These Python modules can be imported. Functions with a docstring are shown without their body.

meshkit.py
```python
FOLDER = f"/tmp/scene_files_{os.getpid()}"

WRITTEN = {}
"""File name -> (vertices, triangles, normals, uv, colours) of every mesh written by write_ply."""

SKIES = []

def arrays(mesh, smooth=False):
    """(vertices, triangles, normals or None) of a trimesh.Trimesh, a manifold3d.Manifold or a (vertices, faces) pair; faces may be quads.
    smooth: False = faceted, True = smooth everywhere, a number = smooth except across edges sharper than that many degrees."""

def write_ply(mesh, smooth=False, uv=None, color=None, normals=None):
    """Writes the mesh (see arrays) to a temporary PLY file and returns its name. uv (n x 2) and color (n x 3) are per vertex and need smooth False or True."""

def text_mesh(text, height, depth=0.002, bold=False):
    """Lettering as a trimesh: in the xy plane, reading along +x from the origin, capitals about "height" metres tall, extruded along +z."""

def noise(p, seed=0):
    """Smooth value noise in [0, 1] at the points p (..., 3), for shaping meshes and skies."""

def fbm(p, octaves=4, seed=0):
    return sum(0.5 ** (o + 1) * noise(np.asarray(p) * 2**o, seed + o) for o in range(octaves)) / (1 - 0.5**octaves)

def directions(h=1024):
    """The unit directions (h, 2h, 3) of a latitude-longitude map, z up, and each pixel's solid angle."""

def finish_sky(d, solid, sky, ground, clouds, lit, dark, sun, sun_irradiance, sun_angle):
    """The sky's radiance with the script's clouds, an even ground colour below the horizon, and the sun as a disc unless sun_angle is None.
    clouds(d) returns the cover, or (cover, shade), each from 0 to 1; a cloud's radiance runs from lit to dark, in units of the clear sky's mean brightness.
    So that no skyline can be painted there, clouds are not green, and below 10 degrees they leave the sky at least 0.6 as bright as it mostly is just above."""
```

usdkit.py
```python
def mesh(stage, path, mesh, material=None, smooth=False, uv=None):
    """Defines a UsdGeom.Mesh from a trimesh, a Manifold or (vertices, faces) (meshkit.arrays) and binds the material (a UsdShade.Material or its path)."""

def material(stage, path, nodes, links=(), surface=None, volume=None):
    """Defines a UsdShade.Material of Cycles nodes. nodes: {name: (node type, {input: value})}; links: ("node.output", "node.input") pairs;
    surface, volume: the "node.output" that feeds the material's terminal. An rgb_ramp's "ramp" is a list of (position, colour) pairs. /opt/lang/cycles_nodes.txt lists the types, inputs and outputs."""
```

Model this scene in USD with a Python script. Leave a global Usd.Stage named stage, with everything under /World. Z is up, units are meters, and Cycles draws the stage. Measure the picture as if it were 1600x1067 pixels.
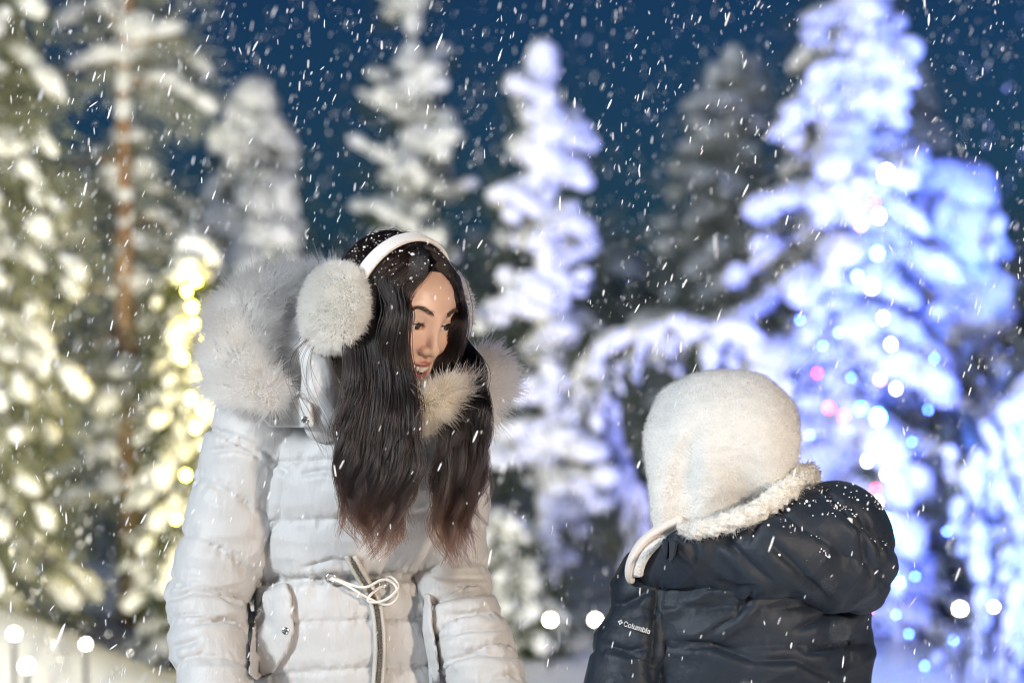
import math
import numpy as np
import trimesh
import usdkit
import meshkit
from pxr import Gf, Sdf, Usd, UsdGeom, UsdLux, UsdShade, Vt

PI = math.pi
rng = np.random.default_rng(7)
stage = Usd.Stage.CreateInMemory()
UsdGeom.SetStageUpAxis(stage, UsdGeom.Tokens.z)
UsdGeom.SetStageMetersPerUnit(stage, 1.0)
UsdGeom.Xform.Define(stage, '/World')
stage.SetDefaultPrim(stage.GetPrimAtPath('/World'))
UsdGeom.Scope.Define(stage, '/World/Looks')

# ------------------------------------------------------------------ camera
CAM = np.array([0.0, 0.0, 1.45])
PITCH = math.radians(-0.8)
FPX = 85 / 36 * 1600
cam = UsdGeom.Camera.Define(stage, '/World/camera')
cam.CreateFocalLengthAttr(85.0)
cam.CreateHorizontalApertureAttr(36.0)
cam.CreateVerticalApertureAttr(36.0 * 682 / 1024)
cam.CreateFStopAttr(2.8)
cam.CreateFocusDistanceAttr(3.72)
cam.CreateClippingRangeAttr(Gf.Vec2f(0.1, 2000))
cam.CreateExposureAttr(0.62)
cam.AddTranslateOp().Set(Gf.Vec3d(*CAM))
cam.AddRotateXOp().Set(90 + math.degrees(PITCH))

# ------------------------------------------------------------------ sky and key light
KEY_DIR = np.array([-0.50, -0.60, 0.62]); KEY_DIR /= np.linalg.norm(KEY_DIR)      # towards the light
SUN_EL = math.asin(KEY_DIR[2]); SUN_ROT = math.atan2(KEY_DIR[0], KEY_DIR[1])
usdkit.material(stage, '/World/Looks/night_sky', {
    'sky': ('sky_texture', {'sky_type': 'single_scattering', 'sun_disc': False, 'sun_elevation': SUN_EL, 'sun_rotation': SUN_ROT}),
    'tint': ('mix_color', {'blend_type': 'multiply', 'fac': 1.0, 'b': (0.12, 0.38, 0.80), 'use_clamp': False}),
    'bg': ('background_shader', {'strength': 0.0130})},
    [('sky.color', 'tint.a'), ('tint.result', 'bg.color')], surface='bg.background')
sky = UsdLux.DomeLight.Define(stage, '/World/sky')
UsdShade.MaterialBindingAPI.Apply(sky.GetPrim()).Bind(UsdShade.Material.Get(stage, '/World/Looks/night_sky'))
sky.GetPrim().SetCustomDataByKey('kind', 'structure')
key = UsdLux.DistantLight.Define(stage, '/World/key_light')
key.CreateIntensityAttr(0.10); key.CreateAngleAttr(3.0); key.CreateNormalizeAttr(True)
key.CreateColorAttr(Gf.Vec3f(0.85, 0.92, 1.0))


def aim(xf, pos, d):
    """Place a prim so that its -z axis points along d."""
    z = -np.asarray(d, float) / np.linalg.norm(d)
    x = np.cross([0, 0, 1.0], z); x /= np.linalg.norm(x) + 1e-9
    y = np.cross(z, x)
    m = Gf.Matrix4d(*x, 0, *y, 0, *z, 0, *map(float, pos), 1)
    UsdGeom.Xformable(xf).AddTransformOp().Set(m)


aim(key, (0, 0, 6), -KEY_DIR)
PANEL_POS = np.array([-3.0, 1.45, 2.85]); PANEL_AT = np.array([-0.05, 3.8, 1.15])      # unseen white panel lamp, added left of the camera to light the people
panel = UsdLux.RectLight.Define(stage, '/World/unseen_panel_lamp/lamp')
panel.CreateWidthAttr(0.62); panel.CreateHeightAttr(0.42); panel.CreateIntensityAttr(37.0); panel.CreateNormalizeAttr(True); panel.CreateColorAttr(Gf.Vec3f(0.86, 0.94, 1.0))
aim(panel, PANEL_POS, PANEL_AT - PANEL_POS)

# ------------------------------------------------------------------ helpers
_F = np.array([0, math.cos(PITCH), math.sin(PITCH)]); _U = np.array([0, -math.sin(PITCH), math.cos(PITCH)])


def P(px, py, d):
    """World point seen at a pixel of the 1600x1067 photograph, at world depth y = d."""
    v = (px - 800) / FPX * np.array([1.0, 0, 0]) + (533.5 - py) / FPX * _U + _F
    return CAM + v * (d / v[1])


def Zat(py, d=3.8):
    return P(800, py, d)[2]


def Xat(px, d=3.8):
    return P(px, 533, d)[0]


PX = 3.8 / FPX     # metres per photo pixel at the people
USED = {}


def numbered(path):
    n = USED.get(path, -1) + 1
    USED[path] = n
    return path if n == 0 else f'{path}_{n:03d}'


def pth(name, parent=None):
    return numbered((str(parent.GetPath()) if parent is not None else '/World') + '/' + name)


def tag(p, label=None, cat=None, group=None, kind=None):
    for k, v in (('label', label), ('category', cat), ('group', group), ('kind', kind)):
        if v:
            p.SetCustomDataByKey(k, v)
    return p


def thing(name, label, cat, group=None, loc=(0, 0, 0), rz=0.0):
    x = UsdGeom.Xform.Define(stage, pth(name))
    x.AddTranslateOp().Set(Gf.Vec3d(*map(float, loc))); x.AddRotateZOp().Set(math.degrees(rz))
    return tag(x.GetPrim(), label, cat, group)


def M(name):
    return UsdShade.Material.Get(stage, '/World/Looks/' + name)


def obj(name, mesh, mat, parent=None, smooth=True, tint=None):
    m = usdkit.mesh(stage, pth(name, parent), mesh, M(mat), smooth=smooth)
    if tint is not None:
        UsdGeom.PrimvarsAPI(m).CreatePrimvar('tint', Sdf.ValueTypeNames.Color3fArray, 'vertex').Set(Vt.Vec3fArray.FromNumpy(np.asarray(tint, np.float32)))
    return m.GetPrim()


def curves(name, pts, widths, mat, parent=None):
    """pts: (n, k, 3) ; widths: (k,) or (n, k)"""
    n, k, _ = pts.shape
    c = UsdGeom.BasisCurves.Define(stage, pth(name, parent))
    c.CreateTypeAttr('linear'); c.CreateWrapAttr('nonperiodic')
    c.CreatePointsAttr(Vt.Vec3fArray.FromNumpy(np.ascontiguousarray(pts.reshape(-1, 3), np.float32)))
    c.CreateCurveVertexCountsAttr(Vt.IntArray.FromNumpy(np.full(n, k, np.int32)))
    w = np.broadcast_to(np.asarray(widths, np.float32), (n, k)).reshape(-1)
    c.CreateWidthsAttr(Vt.FloatArray.FromNumpy(np.ascontiguousarray(w))); c.SetWidthsInterpolation('vertex')
    UsdShade.MaterialBindingAPI.Apply(c.GetPrim()).Bind(M(mat))
    return tag(c.GetPrim(), kind='stuff')


def cat(ms):
    return trimesh.util.concatenate(ms)


def tube(points, radii, sides=8, cap=True):
    p = np.asarray(points, float); n = len(p)
    r = np.broadcast_to(np.asarray(radii, float), (n,))
    t = np.gradient(p, axis=0); t /= np.linalg.norm(t, axis=1, keepdims=True) + 1e-12
    a = np.cross(t, [0.31, 0.17, 0.93] if abs(t[0] @ np.array([0.31, 0.17, 0.93])) < .9 else [1.0, 0, 0])
    for i in range(1, n):
        a[i] = a[i - 1] - t[i] * (a[i - 1] @ t[i])
    a /= np.linalg.norm(a, axis=1, keepdims=True) + 1e-12
    b = np.cross(t, a); ang = np.arange(sides) * 2 * PI / sides
    v = (p[:, None] + r[:, None, None] * (np.cos(ang)[None, :, None] * a[:, None] + np.sin(ang)[None, :, None] * b[:, None])).reshape(-1, 3)
    i, j = np.meshgrid(np.arange(n - 1), np.arange(sides), indexing='ij')
    q = np.stack([i * sides + j, i * sides + (j + 1) % sides, (i + 1) * sides + (j + 1) % sides, (i + 1) * sides + j], -1).reshape(-1, 4)
    f = np.vstack([q[:, [0, 1, 2]], q[:, [0, 2, 3]]])
    if cap:
        v = np.vstack([v, p[0], p[-1]]); k = np.arange(sides)
        f = np.vstack([f, np.stack([np.full(sides, n * sides), (k + 1) % sides, k], 1), np.stack([np.full(sides, n * sides + 1), (n - 1) * sides + k, (n - 1) * sides + (k + 1) % sides], 1)])
    return trimesh.Trimesh(v, f, process=False)


def spline(pts, n):
    """Catmull-Rom-like resampling with scipy."""
    from scipy.interpolate import PchipInterpolator, CubicSpline
    p = np.asarray(pts, float)
    s = np.concatenate([[0], np.cumsum(np.linalg.norm(np.diff(p[:, :3], axis=0), axis=1))])
    return CubicSpline(s, p, axis=0)(np.linspace(0, s[-1], n))


def noise(p, f=1.0, seed=0):
    return meshkit.noise(np.asarray(p) * f, seed) - 0.5


def surfnets(fn, lo, hi, h):
    """Naive surface nets of fn(points) < 0 on a grid."""
    lo = np.asarray(lo, float); n = np.ceil((np.asarray(hi) - lo) / h).astype(int) + 1
    ax = [(lo[k] + h * np.arange(n[k])).astype(np.float32) for k in range(3)]
    D = np.empty(n, np.float32)
    step = max(1, int(1_200_000 // (n[1] * n[2])))
    for a in range(0, n[0], step):
        g = np.stack(np.meshgrid(ax[0][a:a + step], ax[1], ax[2], indexing='ij'), -1)
        D[a:a + step] = fn(g.reshape(-1, 3)).reshape(g.shape[:3])
    S = D < 0
    c = [slice(None, -1), slice(1, None)]
    cnt = sum(S[c[i], c[j], c[k]].astype(np.int8) for i in (0, 1) for j in (0, 1) for k in (0, 1))
    act = np.argwhere((cnt > 0) & (cnt < 8))
    idx = np.full(np.array(n) - 1, -1, np.int64); idx[tuple(act.T)] = np.arange(len(act))
    corners = np.array([[i, j, k] for i in (0, 1) for j in (0, 1) for k in (0, 1)])
    val = np.stack([D[tuple((act + o).T)] for o in corners], 1)
    acc = np.zeros((len(act), 3)); num = np.zeros(len(act))
    for a in range(8):
        for b in range(a + 1, 8):
            d = corners[b] - corners[a]
            if np.abs(d).sum() != 1:
                continue
            m = (val[:, a] < 0) != (val[:, b] < 0)
            t = val[m, a] / (val[m, a] - val[m, b])
            acc[m] += corners[a] + t[:, None] * d; num[m] += 1
    v = lo + h * (act + acc / num[:, None])
    faces = []
    for k in range(3):
        o = np.zeros(3, int); o[k] = 1
        sl0 = [slice(None)] * 3; sl1 = [slice(None)] * 3
        sl0[k] = slice(None, -1); sl1[k] = slice(1, None)
        e = np.argwhere(S[tuple(sl0)] != S[tuple(sl1)])
        a, b = [x for x in range(3) if x != k]
        ok = (e[:, a] > 0) & (e[:, b] > 0) & (e[:, a] < n[a] - 1) & (e[:, b] < n[b] - 1)
        e = e[ok]
        ea, eb = np.zeros(3, int), np.zeros(3, int); ea[a] = 1; eb[b] = 1
        q = np.stack([idx[tuple((e - ea - eb).T)], idx[tuple((e - eb).T)], idx[tuple(e.T)], idx[tuple((e - ea).T)]], 1)
        ins = S[tuple(e.T)]
        flip = ins if k != 1 else ~ins
        q = np.where(flip[:, None], q, q[:, ::-1])
        faces.append(q)
    q = np.vstack(faces)
    return trimesh.Trimesh(v, np.vstack([q[:, [0, 1, 2]], q[:, [0, 2, 3]]]), process=False)


def nrm(v):
    return np.sqrt(np.einsum('ij,ij->i', v, v))


def smin(a, b, k):
    h = np.clip(0.5 + 0.5 * (b - a) / k, 0, 1)
    return b * (1 - h) + a * h - k * h * (1 - h)


def smax(a, b, k):
    return -smin(-a, -b, k)


def ell(p, c, r):
    q = (p - np.asarray(c, np.float32)) / np.asarray(r, np.float32)
    k0 = nrm(q); q /= np.asarray(r, np.float32)
    k1 = nrm(q) + 1e-9
    return k0 * (k0 - 1) / k1


def sph(p, c, r):
    return nrm(p - np.asarray(c, np.float32)) - r


def cap(p, a, b, ra, rb):
    a = np.asarray(a, np.float32); b = np.asarray(b, np.float32); ab = b - a
    t = np.clip(((p - a) @ ab) / (ab @ ab), 0, 1)
    return nrm(p - a - t[:, None] * ab) - (ra + (rb - ra) * t)


def poly(p, pts, rad):
    """Signed distance to a thick polyline with varying radius, and the arc length of the nearest point."""
    pts = np.asarray(pts, np.float32); best = np.full(len(p), 1e9, np.float32); at = np.zeros(len(p), np.float32); s = 0.0
    for a, b, ra, rb in zip(pts[:-1], pts[1:], rad[:-1], rad[1:]):
        ab = b - a; L = float(np.linalg.norm(ab))
        t = np.clip(((p - a) @ ab) / (L * L), 0, 1)
        d = nrm(p - a - t[:, None] * ab) - (ra + (rb - ra) * t)
        m = d < best
        best = np.where(m, d, best); at = np.where(m, s + t * L, at); s += L
    return best, at


def stack(p, zs, cx, cy, rx, ry):
    """A body of elliptical cross sections that change with height."""
    z = p[:, 2]; i = lambda v: np.interp(z, zs, v).astype(np.float32)
    a, b = i(rx), i(ry)
    q = np.sqrt(((p[:, 0] - i(cx)) / a) ** 2 + ((p[:, 1] - i(cy)) / b) ** 2)
    d = (q - 1) * np.minimum(a, b)
    return np.maximum(d, np.maximum(zs[0] - z, z - zs[-1]))


def displaced(m, amount):
    n = meshkit.arrays(m, True)[2]
    return trimesh.Trimesh(m.vertices + n * amount[:, None], m.faces, process=False)


def laplace(m, it=2):
    return trimesh.smoothing.filter_taubin(m, lamb=0.5, nu=0.52, iterations=it)


def rotz(a):
    c, s = math.cos(a), math.sin(a); return np.array([[c, -s, 0], [s, c, 0], [0, 0, 1.0]])


def rotx(a):
    c, s = math.cos(a), math.sin(a); return np.array([[1.0, 0, 0], [0, c, -s], [0, s, c]])


def roty(a):
    c, s = math.cos(a), math.sin(a); return np.array([[c, 0, s], [0, 1.0, 0], [-s, 0, c]])


# ------------------------------------------------------------------ materials
def mat(name, nodes, links, surface='p.BSDF'):
    return usdkit.material(stage, '/World/Looks/' + name, nodes, links, surface=surface)


def simple(name, col, rough=0.6, col2=None, scale=20.0, bump=0.0, bscale=80.0, **kw):
    nodes = {'p': ('principled_bsdf', {'base_color': col, 'roughness': rough, **kw}), 'g': ('geometry', {})}
    links = []
    if col2 is not None:
        nodes['n'] = ('noise_texture', {'scale': scale, 'detail': 4.0}); nodes['r'] = ('rgb_ramp', {'ramp': [(0.35, col), (0.65, col2)]})
        links += [('g.position', 'n.vector'), ('n.fac', 'r.fac'), ('r.color', 'p.base_color')]
    if bump:
        nodes['bn'] = ('noise_texture', {'scale': bscale, 'detail': 5.0}); nodes['b'] = ('bump', {'strength': bump, 'distance': 0.01})
        links += [('g.position', 'bn.vector'), ('bn.fac', 'b.height'), ('b.normal', 'p.normal')]
    return mat(name, nodes, links)


def emitter(name, col, strength):
    mat(name, {'e': ('emission', {'color': col, 'strength': strength})}, [], 'e.emission')


simple('snow', (0.82, 0.84, 0.86), 0.75, (0.88, 0.89, 0.90), 6.0, 0.5, 60.0)
simple('ground_snow', (0.80, 0.82, 0.85), 0.8, (0.87, 0.88, 0.89), 3.0, 0.6, 25.0)
simple('flake', (0.9, 0.9, 0.92), 0.6)
simple('bark', (0.24, 0.14, 0.075), 0.9, (0.42, 0.26, 0.14), 30.0, 0.8, 60.0)
simple('grey_bark', (0.09, 0.075, 0.06), 0.9, (0.2, 0.17, 0.14), 30.0, 0.8, 60.0)
mat('needles', {'g': ('geometry', {}), 'n': ('noise_texture', {'scale': 9.0}), 'r': ('rgb_ramp', {'ramp': [(0.3, (0.030, 0.045, 0.018)), (0.7, (0.085, 0.10, 0.040))]}),
                'p': ('principled_bsdf', {'roughness': 0.6}), 't': ('translucent_bsdf', {'color': (0.06, 0.08, 0.03)}), 'm': ('mix_closure', {'fac': 0.2})},
    [('g.position', 'n.vector'), ('n.fac', 'r.fac'), ('r.color', 'p.base_color'), ('p.BSDF', 'm.closure1'), ('t.BSDF', 'm.closure2')], 'm.closure')
mat('frosted_needles', {'g': ('geometry', {}), 'n': ('noise_texture', {'scale': 14.0}), 'r': ('rgb_ramp', {'ramp': [(0.3, (0.16, 0.18, 0.12)), (0.7, (0.5, 0.52, 0.46))]}),
                'p': ('principled_bsdf', {'roughness': 0.7})},
    [('g.position', 'n.vector'), ('n.fac', 'r.fac'), ('r.color', 'p.base_color')])
mat('olive_needles', {'g': ('geometry', {}), 'n': ('noise_texture', {'scale': 7.0}), 'r': ('rgb_ramp', {'ramp': [(0.35, (0.07, 0.08, 0.035)), (0.7, (0.34, 0.35, 0.24))]}),
                'p': ('principled_bsdf', {'roughness': 0.7})},
    [('g.position', 'n.vector'), ('n.fac', 'r.fac'), ('r.color', 'p.base_color')])
simple('wire', (0.02, 0.03, 0.02), 0.5)
simple('dark_metal', (0.03, 0.03, 0.035), 0.4, metallic=0.6)
simple('steel', (0.55, 0.54, 0.52), 0.25, metallic=1.0)
simple('brass', (0.42, 0.36, 0.27), 0.32, metallic=1.0)
# parka shell: a satin nylon with fine crinkle
mat('parka_shell', {'g': ('geometry', {}), 'n': ('noise_texture', {'scale': 5.0, 'detail': 3.0}), 'r': ('rgb_ramp', {'ramp': [(0.3, (0.46, 0.45, 0.437)), (0.7, (0.53, 0.518, 0.503))]}),
                    'mp': ('mapping', {'scale': (60.0, 60.0, 22.0)}), 'c': ('noise_texture', {'scale': 1.0, 'detail': 4.0, 'roughness': 0.55, 'distortion': 0.6}),
                    'b': ('bump', {'strength': 0.42, 'distance': 0.006}), 'p': ('principled_bsdf', {'roughness': 0.52, 'sheen_weight': 0.10, 'specular_ior_level': 0.34})},
    [('g.position', 'n.vector'), ('n.fac', 'r.fac'), ('r.color', 'p.base_color'), ('g.position', 'mp.vector'), ('mp.vector', 'c.vector'), ('c.fac', 'b.height'), ('b.normal', 'p.normal')])
mat('coat_shell', {'g': ('geometry', {}), 'n': ('noise_texture', {'scale': 9.0, 'detail': 4.0}), 'r': ('rgb_ramp', {'ramp': [(0.3, (0.006, 0.011, 0.019)), (0.7, (0.011, 0.018, 0.030))]}),
                   'c': ('noise_texture', {'scale': 45.0, 'detail': 4.0, 'distortion': 0.8}),
                   'b': ('bump', {'strength': 0.35, 'distance': 0.006}), 'p': ('principled_bsdf', {'roughness': 0.58, 'specular_ior_level': 0.4, 'sheen_weight': 0.12, 'sheen_tint': (0.5, 0.65, 0.9)})},
    [('g.position', 'n.vector'), ('n.fac', 'r.fac'), ('r.color', 'p.base_color'), ('g.position', 'c.vector'), ('c.fac', 'b.height'), ('b.normal', 'p.normal')])
simple('lining', (0.45, 0.44, 0.43), 0.5, bump=0.3, bscale=60)
simple('fleece', (0.68, 0.67, 0.64), 0.95, (0.74, 0.73, 0.70), 40.0, 0.6, 260.0, sheen_weight=0.4)
simple('sherpa', (0.72, 0.69, 0.62), 0.95, (0.84, 0.82, 0.76), 60.0, 0.9, 140.0, sheen_weight=0.3)
simple('cream_cloth', (0.72, 0.66, 0.60), 0.8, bump=0.2, bscale=300)
simple('band', (0.80, 0.76, 0.72), 0.75, bump=0.25, bscale=400, sheen_weight=0.3)
simple('cord', (0.75, 0.72, 0.66), 0.6)
simple('zip_tape', (0.48, 0.45, 0.40), 0.55)
simple('denim', (0.03, 0.035, 0.05), 0.8)
simple('boot', (0.05, 0.035, 0.025), 0.6)
simple('ink_white', (0.6, 0.6, 0.62), 0.5)
simple('teeth', (0.78, 0.74, 0.68), 0.2)
simple('eye_white', (0.75, 0.72, 0.70), 0.15)
simple('iris', (0.03, 0.018, 0.01), 0.08)
mat('skin', {'a': ('attribute', {'attribute': 'tint'}), 'g': ('geometry', {}), 'n': ('noise_texture', {'scale': 420.0, 'detail': 3.0}), 'b': ('bump', {'strength': 0.10, 'distance': 0.002}),
             'p': ('principled_bsdf', {'roughness': 0.42, 'subsurface_weight': 0.12, 'subsurface_scale': 0.008, 'subsurface_radius': (1.0, 0.35, 0.2), 'specular_ior_level': 0.45})},
    [('a.color', 'p.base_color'), ('g.position', 'n.vector'), ('n.fac', 'b.height'), ('b.normal', 'p.normal')])
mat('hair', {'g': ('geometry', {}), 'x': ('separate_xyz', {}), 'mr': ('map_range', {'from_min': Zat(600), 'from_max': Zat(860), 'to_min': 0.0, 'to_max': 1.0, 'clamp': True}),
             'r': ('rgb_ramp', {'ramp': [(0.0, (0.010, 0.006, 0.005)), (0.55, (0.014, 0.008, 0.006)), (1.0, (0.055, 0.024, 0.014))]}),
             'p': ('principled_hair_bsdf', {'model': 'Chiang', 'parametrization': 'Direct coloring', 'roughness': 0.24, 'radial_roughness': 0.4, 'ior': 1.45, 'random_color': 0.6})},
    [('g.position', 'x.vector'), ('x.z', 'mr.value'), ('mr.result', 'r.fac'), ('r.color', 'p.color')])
simple('brow_hair', (0.075, 0.042, 0.026), 0.6)
simple('hair_cap', (0.010, 0.007, 0.006), 0.6)


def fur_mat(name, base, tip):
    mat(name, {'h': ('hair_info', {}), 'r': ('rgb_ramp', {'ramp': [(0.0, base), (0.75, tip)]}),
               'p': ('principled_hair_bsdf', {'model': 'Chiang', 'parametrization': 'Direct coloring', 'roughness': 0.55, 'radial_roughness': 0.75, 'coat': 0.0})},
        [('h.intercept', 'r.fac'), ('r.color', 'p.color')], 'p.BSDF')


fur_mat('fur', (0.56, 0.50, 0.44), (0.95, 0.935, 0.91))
fur_mat('lamplit_fur', (0.46, 0.36, 0.26), (0.94, 0.88, 0.79))  # same fur; tan from warm lamp and shade put into its colour
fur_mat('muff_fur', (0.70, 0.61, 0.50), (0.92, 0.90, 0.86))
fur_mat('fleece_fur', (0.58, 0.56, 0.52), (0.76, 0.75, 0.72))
for nm, col, s in (('glow_white', (0.85, 0.92, 1.0), 30), ('glow_warm', (1.0, 0.80, 0.48), 36), ('glow_red', (1.0, 0.05, 0.10), 22), ('glow_green', (0.05, 1.0, 0.60), 24),
                   ('glow_cyan', (0.15, 0.80, 1.0), 34), ('glow_blue', (0.03, 0.08, 1.0), 150), ('glow_pink', (1.0, 0.22, 0.40), 22), ('glow_yellow', (1.0, 0.74, 0.05), 110), ('glow_lamp', (1.0, 0.88, 0.66), 30)):
    emitter(nm, col, s)

# ------------------------------------------------------------------ ground
gx = np.concatenate([-np.geomspace(400, 8, 16), np.linspace(-7.5, 7.5, 76), np.geomspace(8, 400, 16)])
gy = np.concatenate([-np.geomspace(200, 4, 10), np.linspace(-3.5, 26, 148), np.geomspace(27, 600, 20)])
GX, GY = np.meshgrid(gx, gy, indexing='ij')


def ground_z(x, y):
    p = np.stack([np.asarray(x, float), np.asarray(y, float), np.zeros_like(np.asarray(x, float))], -1)
    bank = np.clip((np.asarray(y) - 7.0) / 3.0, 0, 1)
    z = (noise(p, 0.55, 3) * 0.20 + noise(p, 1.7, 4) * 0.09 + noise(p, 5.0, 5) * 0.025) * bank + noise(p, 6.0, 6) * 0.012
    z = z + 0.42 * np.exp(-((np.asarray(x) + 2.0) ** 2) / 0.5 - (np.asarray(y) - 8.6) ** 2 / 0.4)
    return z + 0.20 * np.exp(-((np.asarray(x) + 2.5) ** 2) / 0.6 - (np.asarray(y) - 10.6) ** 2 / 1.2)


GZ = ground_z(GX, GY)
nx_, ny_ = GX.shape
ii, jj = np.meshgrid(np.arange(nx_ - 1), np.arange(ny_ - 1), indexing='ij')
gq = np.stack([ii * ny_ + jj, (ii + 1) * ny_ + jj, (ii + 1) * ny_ + jj + 1, ii * ny_ + jj + 1], -1).reshape(-1, 4)
g = obj('snow_ground', (np.stack([GX, GY, GZ], -1).reshape(-1, 3), gq), 'ground_snow')
tag(g, kind='structure')

# ------------------------------------------------------------------ trees
ICO1 = trimesh.creation.icosphere(1); ICO2 = trimesh.creation.icosphere(2)
LUMPS = []
for k in range(6):
    v = ICO2.vertices.copy()
    v = v * (1 + 0.45 * noise(v * 1.4 + k * 7, 1.0, k)[:, None] + 0.22 * noise(v * 3.1 + k * 3, 1.0, k + 40)[:, None])
    v[:, 2] = np.where(v[:, 2] < 0, v[:, 2] * 0.6, v[:, 2])
    LUMPS.append((v, ICO2.faces))
SLUMPS = []
for k in range(6):
    v = ICO1.vertices * (1 + 0.5 * noise(ICO1.vertices * 1.6 + k * 5, 1.0, k)[:, None])
    SLUMPS.append((v, ICO1.faces))


class Bag:
    def __init__(s):
        s.v, s.f, s.n = [], [], 0

    def add(s, v, f):
        s.v.append(v); s.f.append(f + s.n); s.n += len(v)

    def lump(s, r, c, axis, size, lib=LUMPS):
        """An uneven lump of three radii (along axis, across, up)."""
        v, f = lib[r.integers(len(lib))]
        x = np.asarray(axis, float); x = x / (np.linalg.norm(x) + 1e-9)
        y = np.cross([0, 0, 1.0], x); ny = np.linalg.norm(y); y = y / ny if ny > 1e-3 else np.array([0, 1.0, 0])
        z = np.cross(x, y)
        a = r.uniform(0, 2 * PI)
        vv = v @ rotz(a).T
        s.add((vv * size) @ np.stack([x, y, z]) + c, f)

    def sprays(s, r, c, axis, spread, n, ln=0.05, w=0.006):
        """n thin needle sprays (bent triangles pairs) round a branch piece."""
        d = r.normal(size=(n, 3)); d += np.asarray(axis) * 0.8; d[:, 2] -= 0.35
        d /= np.linalg.norm(d, axis=1, keepdims=True)
        o = c + r.normal(size=(n, 3)) * spread
        side = np.cross(d, r.normal(size=(n, 3))); side /= np.linalg.norm(side, axis=1, keepdims=True) + 1e-9
        L = ln * r.uniform(0.6, 1.4, (n, 1))
        v = np.stack([o - side * w, o + side * w, o + d * L * 0.6 + side * w * .7, o + d * L], 1).reshape(-1, 3)
        k = np.arange(n)[:, None] * 4
        s.add(v, np.vstack([k + [0, 1, 2], k + [0, 2, 3]]))

    def mesh(s):
        return trimesh.Trimesh(np.vstack(s.v), np.vstack(s.f), process=False)


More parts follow.
